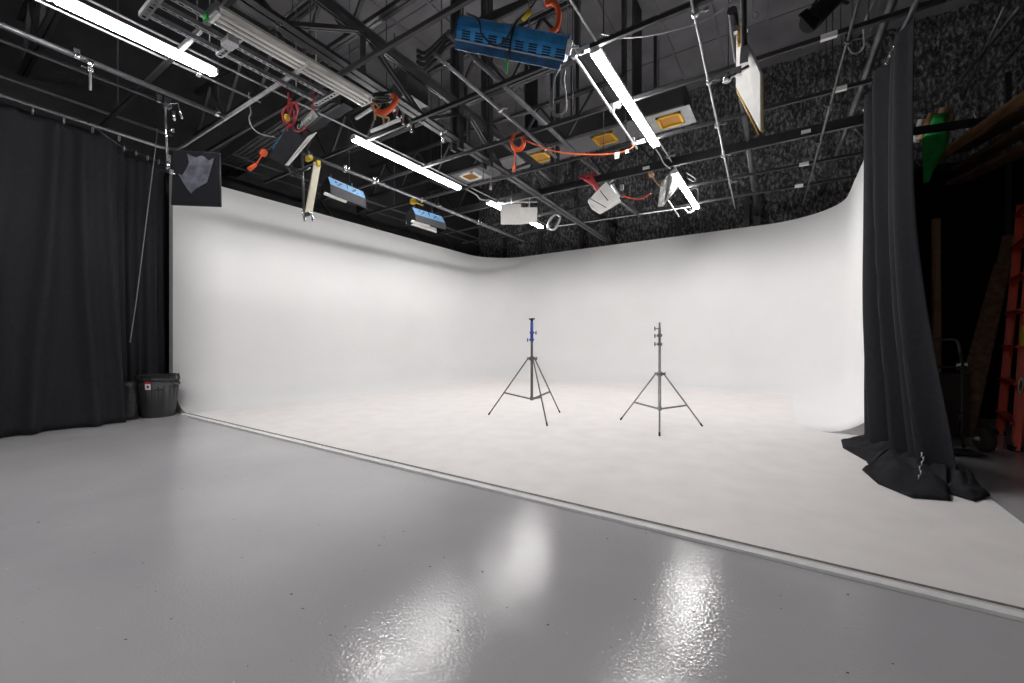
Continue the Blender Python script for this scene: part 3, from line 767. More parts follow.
# label on the front left
ang = math.radians(-108) + YAW * .3
def on_can(a, z, r): return c + Vector((math.cos(a) * r, math.sin(a) * r, z))
fa = math.atan2(-c.y, -c.x)                    # towards the camera
def lab(a0, a1, z0, z1, off):
    bm = B(); vs = []
    for k in range(7):
        a = a0 + (a1 - a0) * k / 6; vs.append((bm.verts.new(on_can(a, z0, .325 * (z0 / .58 * .17 + .83) + off)), bm.verts.new(on_can(a, z1, .325 * (z1 / .58 * .17 + .83) + off))))
    for A_, B_ in zip(vs, vs[1:]): bm.faces.new((A_[0], B_[0], B_[1], A_[1]))
    return bm
lb = P('sticker', lab(fa - .68, fa - .38, .45, .56, .010), M['label_white'])
P('sticker_band', lab(fa - .68, fa - .38, .54, .575, .0125), M['label_red'], lb)
P('sticker_mark', lab(fa - .58, fa - .46, .475, .515, .0125), M['bin'], lb)
# embossed panel
bm = B()
for a0, a1, z0, z1 in ((-.22, .2, .44, .46), (-.22, -.19, .05, .45), (.17, .2, .05, .45)):
    vs = []
    for k in range(5):
        a = fa + a0 + (a1 - a0) * k / 4
        vs.append([bm.verts.new(on_can(a, z, .255 + .07 * z / .58 + e)) for z, e in ((z0, .006), (z0, .016), (z1, .016), (z1, .006))])
    for A_, B_ in zip(vs, vs[1:]):
        for q_ in range(3): bm.faces.new((A_[q_], B_[q_], B_[q_ + 1], A_[q_ + 1]))
P('raised_panel', bm, M['bin'])
c = Vector((-8.44, 2.08, 0))
bm = B(); g = []
for j in range(8):
    f = j / 7; row = []
    for k in range(20):
        a = 2 * PI * k / 20; r = .13 * (1.0 - .15 * f) * (1 + .10 * noise.noise(Vector((k * .7, f * 3, 1)))); z = .58 * f
        row.append(bm.verts.new(c + Vector((math.cos(a) * r * .9, math.sin(a) * r, z))))
    g.append(row)
for A_, B_ in zip(g, g[1:]):
    for k in range(20): f = bm.faces.new((A_[k], A_[(k + 1) % 20], B_[(k + 1) % 20], B_[k])); f.smooth = True
bm.faces.new(g[0][::-1]); bm.faces.new(g[-1])
tag(obj('cloth_sack', bm, M['bag'], loc=c), 'dark creased sack standing between the trash can and the left curtain', 'sack')

# ------------------------------------------------------------------ flag on its arm
c = WZ(167, 104, GZ)
zf = 5.35
t = thing('boom_rod', 'chrome rod with grip head hanging from the pipe and holding the torn flag', 'grip arm', W(167, 103, zf)); P = Part(t)
bm = B(); add_tube(bm, (W(165, 99, zf), W(167, 160, zf)), .014, 10); P('rod', bm, M['chrome'])
bm = B(); add_lathe(bm, [(.0, -.03), (.05, -.03), (.055, 0), (.05, .03), (.0, .03)], W(168, 166, zf), 14, Matrix.Rotation(PI / 2, 3, 'X'))
add_box(bm, W(168, 158, zf), (.05, .05, .09)); add_box(bm, W(170, 171, zf), (.09, .05, .035)); add_tube(bm, (W(160, 170, zf), W(176, 174, zf)), .012, 8); P('grip_head', bm, M['chrome'])
bm = B(); add_tube(bm, (W(168, 130, zf), W(173, 130, zf)), .01, 6); add_box(bm, W(173, 130, zf), (.015, .03, .05)); P('knob', bm, M['chrome'])
bm = B(); add_box(bm, W(167, 103, zf), (.09, .07, .12)); add_tube(bm, (W(170, 103, zf), W(178, 103, zf), W(182, 118, zf)), .012, 8); add_lathe(bm, [(.0, 0), (.02, 0), (.02, .12), (.0, .12)], W(174, 120, zf), 8); P('pipe_clamp', bm, M['chrome'])
t = thing('flag', 'black rectangular flag with a torn pale patch hanging under the ceiling at left', 'flag', W(197, 180, zf)); P = Part(t)
q = [W(172, 204, zf * 1.0), W(221, 206, zf * .99), W(220, 153, zf * 1.0), W(174, 150, zf * 1.01)]
bm = B(); add_slab(bm, q, .012); P('fabric', bm, M['flag'])
bm = B()
for a, b in zip(q, q[1:] + q[:1]): add_tube(bm, (a, b), .009, 8)
P('frame', bm, M['black_metal'])
bm = B()
pt = [(187, 153), (189, 162), (186, 169), (182, 175), (178, 173), (183, 182), (187, 188), (191, 193), (195, 189), (203, 184), (207, 182), (210, 172), (213, 161), (214, 157), (209, 160), (204, 156), (201, 155), (196, 157), (191, 155)]
A_ = [bm.verts.new(W(u, v, zf * .996)) for u, v in pt]; B_ = [bm.verts.new(W(u, v, zf * .994)) for u, v in pt]
bm.faces.new(A_[::-1]); bm.faces.new(B_)
for k in range(len(pt)): bm.faces.new((A_[k], A_[(k + 1) % len(pt)], B_[(k + 1) % len(pt)], B_[k]))
P('torn_patch', bm, M['patch'])

# ------------------------------------------------------------------ large blue light
def orient(a, b):
    d = (b - a).normalized(); return d
zb = 4.5
a = W(459.5, 33, 4.28); b = W(566, 54, 4.18)
t = thing('cyc_light', 'large blue metal light with louvred back hanging below the ceiling in the centre', 'studio light', (a + b) / 2); P = Part(t)
d = (b - a).normalized(); cam_dir = (Vector((0, 0, HC)) - (a + b) / 2).normalized()
upv = (Vector((0, 0, 1)) - d * d.z).normalized()
nrm = (cam_dir - d * cam_dir.dot(d)).normalized(); upv = nrm.cross(d)      # tilted so that its back looks down at the stage
if upv.z < 0: upv = -upv
mt = Matrix((nrm, d, upv)).transposed()
KS = .84
prof = [(s * KS, u * KS) for s, u in [(.13, -.06), (.14, -.045), (.14, .02), (.13, .08), (.10, .13), (.05, .17), (0, .185), (-.10, .175), (-.16, .10), (-.17, -.06)]]
bm = B(); add_prism(bm, prof, a, b, mt); 
for f in bm.faces: f.smooth = False
P('hood', bm, M['fix_blue'])
bm = B(); add_prism(bm, [(.118, -.060), (.122, -.135), (.10, -.140), (.10, -.060)], a + d * .0, b - d * .02, mt); add_prism(bm, [(-.143, -.05), (.10, -.062), (.10, -.07), (-.143, -.058)], a, b, mt); P('lower_flap', bm, M['fix_blue_dk'])
bm = B(); add_prism(bm, [(.125, -.048), (.125, -.060), (.11, -.060), (.11, -.048)], a, b, mt); P('hinge_rail', bm, M['alu'])
L_ = (b - a).length
for k in range(8):
    bm = B(); c0 = a + d * (L_ * (.06 + .123 * k))
    for j in range(4):
        p = c0 + mt @ Vector((.1175, 0, -.034 + j * .021)); add_box(bm, p + d * .04, (.008, .085, .010), mt @ Matrix.Rotation(.5, 3, 'Y'))
    P('louvre', bm, M['rubber'])
for f in (.0, 1.0):
    bm = B(); add_prism(bm, [(s * 1.03, u * 1.03) for s, u in prof], a + d * (L_ * f) - d * .008, a + d * (L_ * f) + d * .008, mt)
    P('end_cap', bm, M['fix_blue_dk'])
bm = B(); pr = [(.130, -.06), (.130, .03), (.122, .072), (.092, .122), (.042, .156), (0, .17)]
add_tube(bm, [a + d * L_ * .50 + mt @ Vector((.13, 0, -.145))] + [a + d * L_ * .51 + mt @ Vector((s, 0, u)) for s, u in pr], .011, 6); P('strap', bm, M['blackwire'])
bm = B(); add_tube(bm, spline([a + d * L_ * .08 + mt @ Vector((.08, 0, .17)), a + d * L_ * .20 + mt @ Vector((.12, 0, .14)), a + d * L_ * .25 + mt @ Vector((.16, 0, .03)), a + d * L_ * .38 + mt @ Vector((.165, 0, -.04)), a + d * L_ * .47 + mt @ Vector((.165, 0, .02)), a + d * L_ * .53 + mt @ Vector((.13, 0, .17)), a + d * L_ * .64 + mt @ Vector((.05, 0, .32)), a + d * L_ * .70 + mt @ Vector((0, 0, .50))], 6), .009, 6); P('power_cord', bm, M['blackwire'])
bm = B(); add_tube(bm, (a + d * L_ * .585 + mt @ Vector((.10, 0, .205)), a + d * L_ * .635 + mt @ Vector((.06, 0, .285))), [.02, .03], 8); P('connector', bm, M['yellow'])
bm = B(); add_tube(bm, (a + d * L_ * .495 + mt @ Vector((.13, 0, -.145)), a + d * L_ * .515 + mt @ Vector((.13, 0, -.26))), [.014, .008], 6); P('tie', bm, M['green'])
for f in (.01, .99):
    p = a + d * L_ * f + upv * .12
    bm = B(); add_tube(bm, (p, Vector((p.x, p.y, 5.36))), .006, 6); P('suspension_wire', bm, M['greywire'])
bm = B(); p = b + mt @ Vector((.12, .03, .06)); add_box(bm, p, (.05, .05, .12), mt); add_tube(bm, (p, p + d * .09 + upv * .02), .014, 8); add_tube(bm, (b + upv * (-.02), b + d * .06 + upv * .10), .012, 8); P('yoke', bm, M['galv'])
# orange loop on top
c = W(551, 16, 4.4)
bm = B(); add_tube(bm, spline([W(545, 4, 4.4), W(552, 2, 4.4), W(558, 8, 4.4), W(558.5, 20, 4.4), W(556, 29, 4.4), W(550, 31, 4.42)], 6), .028, 8)
tag(obj('orange_cable_loop', bm, M['orange']), 'thick orange cable loop resting on the large blue light', 'cable')
bm = B()
for s in range(3): add_tube(bm, spline([W(560, 68, 4.4), W(556 - s, 75, 4.4), W(550 + s * 1.5, 98 + s, 4.4), W(553, 112 + s, 4.4), W(560, 114 + s, 4.42), W(566 - s, 110, 4.45), W(566, 96, 4.45), W(564 - s, 80, 4.42), W(565, 70, 4.4)], 5), .0075, 6)
tag(obj('grey_wire_loop', bm, M['greywire']), 'long grey safety wire loop dangling below the large blue light', 'wire')
bm = B(); add_tube(bm, spline([W(600, 33, 4.5), W(620, 37, 4.5), W(650, 35, 4.4), W(690, 25, 4.2), W(715, 14, 4.05), W(738, -4, 3.9)], 6), .008, 6)
tag(obj('swag_cable', bm, M['greywire']), 'thin cable sagging between the right row of tubes and the white board', 'cable')

# ------------------------------------------------------------------ small blue lights
def small_light(label, a, b, up, thick, band, grey, name='cyc_light', group='small blue ceiling lights', writing=None, refl=True):
    """back of a trough light: a,b = upper edge ends in world, light-blue panel then grey panel below"""
    t = thing(name, label, 'studio light', (a + b) / 2, group=group); P = Part(t)
    d = (b - a).normalized(); u = (up - d * up.dot(d)).normalized(); n = d.cross(u)
    if n.dot(Vector((0, 0, HC)) - (a + b) / 2) < 0: n = -n
    mt = Matrix((n, d, u)).transposed(); L_ = (b - a).length
    bm = B(); add_prism(bm, [(0, 0), (.03, -band), (.012, -band - .004), (-.02, .0)], a, b, mt); P('top_panel', bm, M['fix_ltblue'])
    bm = B(); add_prism(bm, [(.03, -band), (.0, -band - grey), (-.02, -band - grey), (.01, -band)], a, b, mt); P('back_panel', bm, M['fix_grey'])
    for p in (a, b):
        bm = B(); add_prism(bm, [(0, 0), (.03, -band), (0, -band - grey), (-thick, -band - grey * .9), (-thick * .8, -.05)], p - d * .006, p + d * .006, mt)
        P('end_plate', bm, M['rubber'])
    if refl:
        bm = B(); add_prism(bm, [(-.004, -band - grey), (-.05, -band - grey - .02), (-.05, -band - grey - .008), (-.01, -band - grey + .012)], a - d * .10, a + d * L_ * .45, mt); P('reflector', bm, M['white_enamel'])
    bm = B(); add_box(bm, a + d * L_ * .5 + mt @ Vector((.018, 0, -band / 2)), (.012, .008, band), mt)
    for k in range(2):
        for j in range(5):
            add_box(bm, a + d * L_ * (.18 + .45 * k + .035 * j) + mt @ Vector((.020, 0, -band * (.38 + .12 * ((j * 7 + k * 3) % 4)))), (.012, .028, .022), mt @ Matrix.Rotation(.6 * ((j % 3) - 1), 3, 'X'))
    P('slot', bm, M['blackwire'])
    for f in (.2, .8):
        bm = B(); p = a + d * L_ * f - n * thick * .5; add_tube(bm, (p + u * (-.05), p + Vector((0, 0, .16))), .012, 6)
        P('yoke', bm, M['black_metal'])
    return P, mt
small_light('small light-blue ceiling light nearest the cream strip board', WX(328, 176, -6.1), WX(363, 191, -6.1), Vector((-.35, 0, 1)), .26, .16, .17)
small_light('small light-blue ceiling light further along, under a yellow gadget', WX(412, 206.5, -6.1), WX(442, 216, -6.1), Vector((-.35, 0, 1)), .26, .17, .14)
bm = B(); c = W(413, 201, 9.2); add_lathe(bm, [(.0, -.06), (.06, -.05), (.075, 0), (.06, .05), (.0, .06)], c, 14); add_tube(bm, (c, c + Vector((.0, .3, .0))), .02, 8)
tag(obj('cable_reel', bm, M['yellow']), 'tiny yellow and black gadget on the pipe above a small blue light', 'gadget')
# third: tilted, near the red cords
a, b = W(272, 146, 5.6), W(294, 118, 5.25)
P, mt = small_light('tilted blue and grey light hanging below tangled red cords', a, b, Vector((.15, -.25, 1)), .10, .15, .02, refl=False)
nw = mt @ Vector((1, 0, 0))
q = [W(272, 157, 5.55), W(286, 164, 5.5), W(314, 133, 5.15), W(294, 121, 5.2)]
bm = B(); add_slab(bm, q, .05); P('grey_door', bm, M['fix_grey'])
q2 = [W(286, 164.5, 5.49), W(289, 165, 5.47), W(317, 132, 5.12), W(309, 136, 5.14)]
bm = B(); add_slab(bm, q2, .02); P('white_edge', bm, M['white_enamel'])
q3 = [W(296, 129, 5.22), W(301, 134, 5.2), W(321, 117, 5.0), W(316, 110, 5.02)]
bm = B(); add_slab(bm, q3, .04); sign = P('name_plate', bm, M['black_metal'])
def text(s, p, xdir, ydir, size, m, parent, loc, name='lettering'):
    cu = bpy.data.curves.new(name, 'FONT'); cu.body = s; cu.size = size; cu.extrude = .002; cu.align_x = 'CENTER'; cu.align_y = 'CENTER'
    o = bpy.data.objects.new(name, cu); COL.objects.link(o)
    x = xdir.normalized(); y = (ydir - x * ydir.dot(x)).normalized(); z = x.cross(y)
    M4 = Matrix((x, y, z)).transposed().to_4x4(); M4.translation = p - loc
    dg = bpy.context.evaluated_depsgraph_get(); me = bpy.data.meshes.new_from_object(o.evaluated_get(dg)); bpy.data.objects.remove(o)
    o = bpy.data.objects.new(name, me); COL.objects.link(o); me.materials.clear(); me.materials.append(m)
    o.parent = parent; o.matrix_local = M4; return o
xd = q3[2] - q3[1]; yd = q3[3] - q3[2]
ctr = (q3[0] + q3[1] + q3[2] + q3[3]) / 4; nn = xd.cross(yd).normalized()
if nn.dot(Vector((0, 0, HC)) - ctr) < 0: nn = -nn
text('Colortran', ctr + nn * .05, xd, yd, .075, M['whitewire'], sign, P.loc)
bm = B(); add_lathe(bm, [(.0, -.04), (.04, -.04), (.045, 0), (.04, .025), (.02, .04), (.0, .04)], W(264, 152, 5.6), 14, Matrix.Rotation(1.2, 3, 'Y')); P('orange_end', bm, M['orange'])
bm = B(); add_tube(bm, (W(249, 169, 5.65), W(256, 164, 5.62)), [.03, .02], 8); add_tube(bm, (W(256, 164, 5.62), W(264, 152, 5.6)), .008, 6); P('orange_plug', bm, M['orange'])
# red cords
t = thing('red_cord', 'tangled red cord looped over the steel frame with a yellow plug', 'cord', W(290, 112, 5.1)); P = Part(t)
for k, pts in enumerate((
    [(288, 92), (288, 104), (283, 112), (284, 122), (290, 126), (296, 118), (297, 106), (293, 101), (288, 106), (289, 122), (287, 130)],
    [(289, 92), (290, 103), (294, 112), (292, 124), (285, 120), (282, 114), (286, 106), (294, 104), (297, 112), (293, 128)],
    [(294, 130), (300, 131), (307, 126), (311, 116), (313, 103), (314, 92)], [(292, 104), (296, 101), (298, 108), (295, 118), (290, 114), (292, 105)])):
    bm = B(); add_tube(bm, spline([W(u, v, 5.1 + .03 * math.sin(i * 1.7 + k)) for i, (u, v) in enumerate(pts)], 5), .0075, 6); P('loop', bm, M['red'])
bm = B(); add_lathe(bm, [(.0, -.03), (.028, -.03), (.032, 0), (.028, .03), (.0, .03)], W(287, 117, 5.03), 12); P('plug', bm, M['yellow'])
bm = B(); add_tube(bm, spline([W(249, 92, 5.4), W(249, 102, 5.4), W(251, 112, 5.4), W(249, 118, 5.4), W(253, 128, 5.4), W(262, 134, 5.4), W(276, 137, 5.4)], 6), .009, 6)
tag(obj('grey_cable', bm, M['greywire']), 'grey cable looping down from the ceiling left of the red cords', 'cable')
# grips and brace right of third light
bm = B(); 
for k in range(4): add_tube(bm, (W(284 + 5 * k, 160 + 4 * k, 5.8), W(292 + 6 * k, 176 - 3 * k, 5.9)), .016, 6)
add_tube(bm, (W(282, 160, 5.8), W(303, 178, 5.9)), .02, 8)
tag(obj('light_yoke', bm, M['dgrey_metal']), 'dark yoke bracket between the tilted light and the cream board', 'bracket')

# cream strip board with its pole
t = thing('strip_board', 'narrow cream board hanging edge-on above the left cyclorama wall', 'reflector board', W(313, 190, 6.0)); P = Part(t)
q = [W(304.5, 214, 6.0), W(311, 215, 6.1), W(319.5, 166, 6.1), W(313.5, 161, 6.0)]
bm = B(); add_slab(bm, q, .02); P('board', bm, M['cream'])
bm = B(); add_box(bm, W(318, 163, 6.05), (.05, .05, .08)); add_box(bm, W(309, 158, 6.05), (.12, .05, .06)); P('clip', bm, M['yellow'])
bm = B(); add_tube(bm, (W(302, 150, 6.0), W(304, 213, 6.0)), .016, 8); add_box(bm, W(307, 214, 5.98), (.10, .04, .05)); P('pole', bm, M['pipe'])
bm = B()
for s in (0, 1): add_tube(bm, spline([W(303 + s * 7, 211, 5.95), W(304 + s * 8, 216, 5.95), W(305 + s * 8, 221, 5.95)], 4), .018, 8)
P('hook', bm, M['chrome'])

# orange cable bundle and clamps by truss
t = thing('cable_bundle', 'orange cable and tan rope bundle tied to the roof truss', 'cable bundle', W(386, 106, 5.2)); P = Part(t)
bm = B(); add_tube(bm, spline([W(376, 111, 5.2), W(384, 112, 5.2), W(391, 107, 5.2), W(396, 100, 5.2), W(393, 94, 5.2)], 5), .035, 8); P('orange_cable', bm, M['orange'])
for k, pts in enumerate(([(372, 101), (378, 106), (378, 112), (384, 116), (389, 118), (387, 125)], [(373, 103), (376, 113), (383, 117), (384, 126)], [(371, 104), (374, 108), (375, 119)])):
    bm = B(); add_tube(bm, spline([W(u, v, 5.2) for u, v in pts], 5), .012, 6); P('rope', bm, M['tan'])
bm = B(); add_tube(bm, coil_pts(W(381, 97, 5.3), .13, 4, Vector((.2, -.5, .8)).normalized(), n=18), .014, 6); P('black_cable', bm, M['blackwire'])
for i, (u0, v0, u1, v1, l) in enumerate(((356, 118, 372, 108, 'upper'), (371, 131, 400, 119, 'lower'))):
    bm = B(); add_bar(bm, W(u0, v0, 5.3), W(u1, v1, 5.1), .03, .03)
    tag(obj('steel_bar', bm, M['galv']), '%s of two short pale steel bars beside the orange cable bundle' % l, 'steel bar', 'short steel bars by the cable bundle')
for i, (u, v) in enumerate(((396, 112), (402, 119), (410, 127))):
    c = W(u, v, 5.35); t = thing('spring_clamp', '%s chrome clamp in the row on the truss beside the orange bundle' % ('uppermost', 'middle', 'lowest')[i], 'clamp', c, group='chrome clamps on the truss'); P = Part(t)
    bm = B(); add_tube(bm, spline([c + Vector((-.06, 0, .03)), c + Vector((-.01, 0, .05)), c + Vector((.03, 0, .0)), c + Vector((.02, 0, -.07))], 4), .016, 6); P('jaw', bm, M['chrome'])
    bm = B(); add_tube(bm, spline([c + Vector((.06, 0, .03)), c + Vector((.05, .02, -.02)), c + Vector((.07, 0, -.08))], 4), .014, 6); P('grip', bm, M['rubber'])
    bm = B(); add_box(bm, c + Vector((0, 0, .06)), (.06, .05, .05)); P('bolt', bm, M['chrome'])
c = W(443, 133, 6.4); t = thing('spring_clamp', 'single chrome clamp further along the truss before the hanger posts', 'clamp', c); P = Part(t)
bm = B(); add_tube(bm, (c + Vector((0, 0, .12)), c + Vector((0, 0, -.13))), .02, 8); add_box(bm, c + Vector((0, 0, .05)), (.10, .05, .06)); P('jaw', bm, M['chrome'])
bm = B(); add_tube(bm, (c + Vector((-.05, 0, .0)), c + Vector((.08, 0, .02))), .012, 6); P('screw', bm, M['galv'])

# orange cable coil
t = thing('orange_coil', 'coiled orange extension cable hanging from a ceiling pipe', 'cable coil', W(518, 141, 6.3)); P = Part(t)
c = W(518, 142, 6.4)
bm = B(); add_tube(bm, coil_pts(c, .12, 7, Vector((-S_, C_, 0)), n=20), .012, 6); P('coil', bm, M['orange'])
bm = B(); add_tube(bm, spline([W(515, 149, 6.4), W(514.5, 158, 6.4), W(514, 166, 6.4)], 4), .010, 6); add_lathe(bm, [(.0, -.05), (.02, -.05), (.026, 0), (.015, .05), (.0, .05)], W(514, 168, 6.4), 10); P('plug', bm, M['orange'])
bm = B(); add_tube(bm, spline([W(522, 138, 6.4), W(533, 143, 6.4), W(548, 149, 6.35), W(570, 153, 6.3), W(600, 154, 6.3), W(620, 152, 6.25), W(631, 148, 6.2), W(634, 143, 6.2)], 6), .010, 6); P('run', bm, M['orange'])
bm = B(); add_box(bm, W(617, 155, 6.25), (.065, .02, .09)); add_box(bm, W(627, 151, 6.22), (.05, .02, .05)); P('tag', bm, M['flat_white'])

# white reflector cards
for i, (pts, z, l) in enumerate(((((501, 224), (521, 224), (521, 203.5), (500.5, 204)), 9.0, 'left'), (((520.5, 224), (537, 222), (537.5, 207), (520.5, 207)), 9.1, 'right'))):
    q = [W(u, v, z) for u, v in pts]
    t = thing('reflector_card', '%s of two white cards hanging in front of the far lit tube' % l, 'reflector card', q[0].lerp(q[2], .5), group='white cards on the left row'); P = Part(t)
    bm = B(); add_slab(bm, q, .012); P('card', bm, M['foam'])
    bm = B(); add_tube(bm, (q[3].lerp(q[2], .5) + Vector((0, .02, -.05)), q[3].lerp(q[2], .5) + Vector((0, .03, .28))), .01, 6); P('clip', bm, M['galv'])
bm = B(); add_tube(bm, spline([W(465, 188, 8.5), W(476, 194, 8.6), W(481, 199, 8.7), W(492, 200, 8.9), W(500, 205, 9.0)], 5), .013, 6)
tag(obj('lamp_cable', bm, M['whitewire']), 'pale cable joining the left row tubes before the white cards', 'cable')
bm = B(); add_tube(bm, spline([W(654, 146, 6.75), W(660, 155, 7.0), W(664, 163, 7.2), W(670, 168, 7.4)], 5), .011, 6)
tag(obj('lamp_cable', bm, M['whitewire']), 'pale cable joining the two tubes of the right row', 'cable')
c = W(552, 223, 10.6)
bm = B(); add_tube(bm, spline([W(548, 229, 10.4), W(549, 221, 10.4), W(555, 214, 10.4), W(560, 217, 10.4), W(555, 228, 10.4), W(550, 229, 10.4)], 5), .03, 6)
tag(obj('light_yoke', bm, M['galv']), 'curved yoke loop at the tip of the far left lit tube', 'bracket')

# tilted white board and red frame
t = thing('softbox', 'white tilted square softbox with an orange-red back hanging near the back wall', 'studio light', W(605, 197, 8.0)); P = Part(t)
q = [W(588, 200, 7.9), W(592, 207, 7.8), W(600, 212, 7.8), W(621, 200, 7.8), W(606, 181, 8.0)]
bm = B(); add_slab(bm, q, -.05); P('front_panel', bm, M['foam'])
bm = B(); add_tube(bm, (W(600, 190, 7.80), W(608, 200, 7.74)), .009, 6); add_tube(bm, (W(590, 198, 7.82), W(606, 207, 7.72)), .007, 6); P('crease', bm, M['fix_grey'])
bm = B(); add_bar(bm, W(580, 177, 8.1), W(596, 173.5, 8.1), .05, .05); add_bar(bm, W(590, 176, 8.1), W(598, 190, 8.1), .06, .08); add_bar(bm, W(584, 178, 8.1), W(594, 184, 8.1), .06, .05); P('red_bracket', bm, M['label_red'])
bm = B(); add_bar(bm, W(612, 184, 8.0), W(619, 197, 8.0), .05, .05); add_tube(bm, (W(610, 182, 8.0), W(620, 174, 8.1)), .018, 8); add_box(bm, W(622, 187, 8.0), (.06, .05, .10)); P('yoke', bm, M['galv'])
bm = B(); add_tube(bm, spline([W(622, 195, 8.0), W(632, 198, 8.0), W(642, 198, 8.0), W(651, 193, 8.0)], 6), .012, 6)
tag(obj('extension_lead', bm, M['orange']), 'short orange cord sagging between the softbox and the crumpled film', 'cord')
# crumpled diffusion film
bm = B(); n = 9; g = []
Lft = [(659, 181), (660, 190), (660, 200), (663, 206), (665, 206)]
for i in range(13):
    f = i / 12; row = []
    for j in range(13):
        h = j / 12
        u = 661 + 15 * f - 3 * h * (1 - f) + 2 * h * f; v = (182 - 17 * f) + h * (24 + 4 * f * (1 - f) * 4 + 6 * f * 0) - 0
        v = (182 - 16 * f) * (1 - h) + (206 - 24 * max(0, f - .25) ** .9) * h
        row.append(bm.verts.new(W(u, v, 7.75 + .14 * noise.noise(Vector((f * 5, h * 5, 2))) + .10 * math.sin(f * 14 + h * 3))))
    g.append(row)
for i in range(12):
    for j in range(12): f = bm.faces.new((g[i][j], g[i + 1][j], g[i + 1][j + 1], g[i][j + 1])); f.smooth = True
o = obj('diffusion_film', bm, M['film']); sm = o.modifiers.new('thick', 'SOLIDIFY'); sm.thickness = .004
tag(o, 'crumpled pale diffusion film hanging beside the far lit tube of the right row', 'diffusion film')
t = thing('wire_guard', 'bent wire guard around the tip of the far right lit tube', 'wire guard', W(693, 203, 9.4)); P = Part(t)
for pts in ([(688, 190), (697, 188), (698, 200), (694, 210), (687, 213)], [(684, 208), (690, 212), (697, 203)], [(686, 172), (695, 178), (694, 181), (688, 178)]):
    bm = B(); add_tube(bm, spline([W(u, v, 9.4) for u, v in pts], 5), .012, 6); P('wire', bm, M['galv'])
bm = B(); add_box(bm, W(692, 210, 9.5), (.10, .06, .07)); P('clip', bm, M['chrome'])
bm = B(); c = W(651, 173, 7.8); add_lathe(bm, [(.0, -.05), (.05, -.05), (.05, .03), (.02, .06), (.0, .06)], c, 10, Matrix.Rotation(1.1, 3, 'X')); add_tube(bm, (c, W(652, 165, 7.85)), .02, 8); add_tube(bm, spline([c, W(655, 180, 7.75), W(660, 186, 7.7)], 4), .012, 6)
tag(obj('lamp_socket', bm, M['tan']), 'small brass lamp socket on the beam left of the crumpled film', 'lamp socket')
# pendant white drop above the duct area
bm = B(); p = W(491, 170, 8.5); add_tube(bm, (p, W(490.5, 186, 8.5)), .014, 6); add_lathe(bm, [(.0, -.05), (.03, -.04), (.03, .03), (.0, .04)], W(490.5, 187, 8.5), 8)
tag(obj('pull_cord', bm, M['whitewire']), 'short pale pull cord hanging above the far lit tubes', 'cord')
bm = B(); p = W(601.5, 0, 4.0)
bm.free()

# white board with gold edges
t = thing('reflector_board', 'white reflector board with gold edges hanging vertically at upper right', 'reflector board', W(750, 90, 4.3)); P = Part(t)
za = 3.9
q = [W(738, 87, 4.0), W(763, 131, 3.75), W(763, 72, 3.75), W(739, 18, 4.0)]
q = [W(738.5, 87, 4.15), W(763, 131, 3.85), W(763, 73, 3.85), W(746, 37, 4.05), W(739, 30, 4.15)]
bm = B(); add_slab(bm, q, .03); P('board', bm, M['foam'])
bm = B()
for a_, b_, r_ in ((0, 1, .014), (1, 2, .006), (4, 0, .012)): add_tube(bm, (q[a_], q[b_]), r_, 6)
off = Vector((-.055, .0, .0)); add_tube(bm, (q[0] + off * .3 + Vector((0, 0, -.02)), q[1] + off * .6 + Vector((0, 0, -.02))), .007, 6); P('gold_edge', bm, M['goldedge'])
t = thing('hanging_pole', 'black pole hanging from the ceiling and clamped to the white board', 'pole', W(743, -20, 4.0)); P = Part(t)
pz = W(743, 40, 4.0)
bm = B(); add_tube(bm, (Vector((pz.x, pz.y, 5.4)), W(744, 58, 4.0)), .028, 10); P('pole', bm, M['black_metal'])
bm = B(); add_bar(bm, W(745, 47, 3.96), W(744, 64, 3.95), .07, .05); add_tube(bm, (W(724, 80, 3.9), W(748, 66, 3.9)), .018, 8); add_lathe(bm, [(.0, -.03), (.035, -.03), (.035, .03), (.0, .03)], W(727, 78, 3.9), 10); add_box(bm, W(738, 71, 3.9), (.06, .05, .07)); P('grip_head', bm, M['chrome'])
bm = B(); add_box(bm, W(739.5, 30, 4.05), (.09, .05, .05)); add_box(bm, W(739.5, 38, 4.05), (.035, .05, .13)); P('upper_clamp', bm, M['goldedge'])
bm = B(); add_box(bm, W(736, 29.5, 4.0), (.04, .05, .05)); add_box(bm, W(746, 29, 4.0), (.03, .05, .03)); P('bolt', bm, M['chrome'])
bm = B(); p = W(753, 0, 4.1); add_tube(bm, (Vector((W(753, 11, 4.1).x, W(753, 11, 4.1).y, ZT)), W(753, 11, 4.1)), .006, 6); add_tube(bm, [W(755, 15, 4.1) + Vector((math.cos(a) * .025, 0, math.sin(a) * .035)) for a in [2 * PI * k / 10 for k in range(10)]], .007, 6, closed=True)
tag(obj('hook_wire', bm, M['greywire']), 'thin wire with an open hook beside the black hanging pole', 'hook')
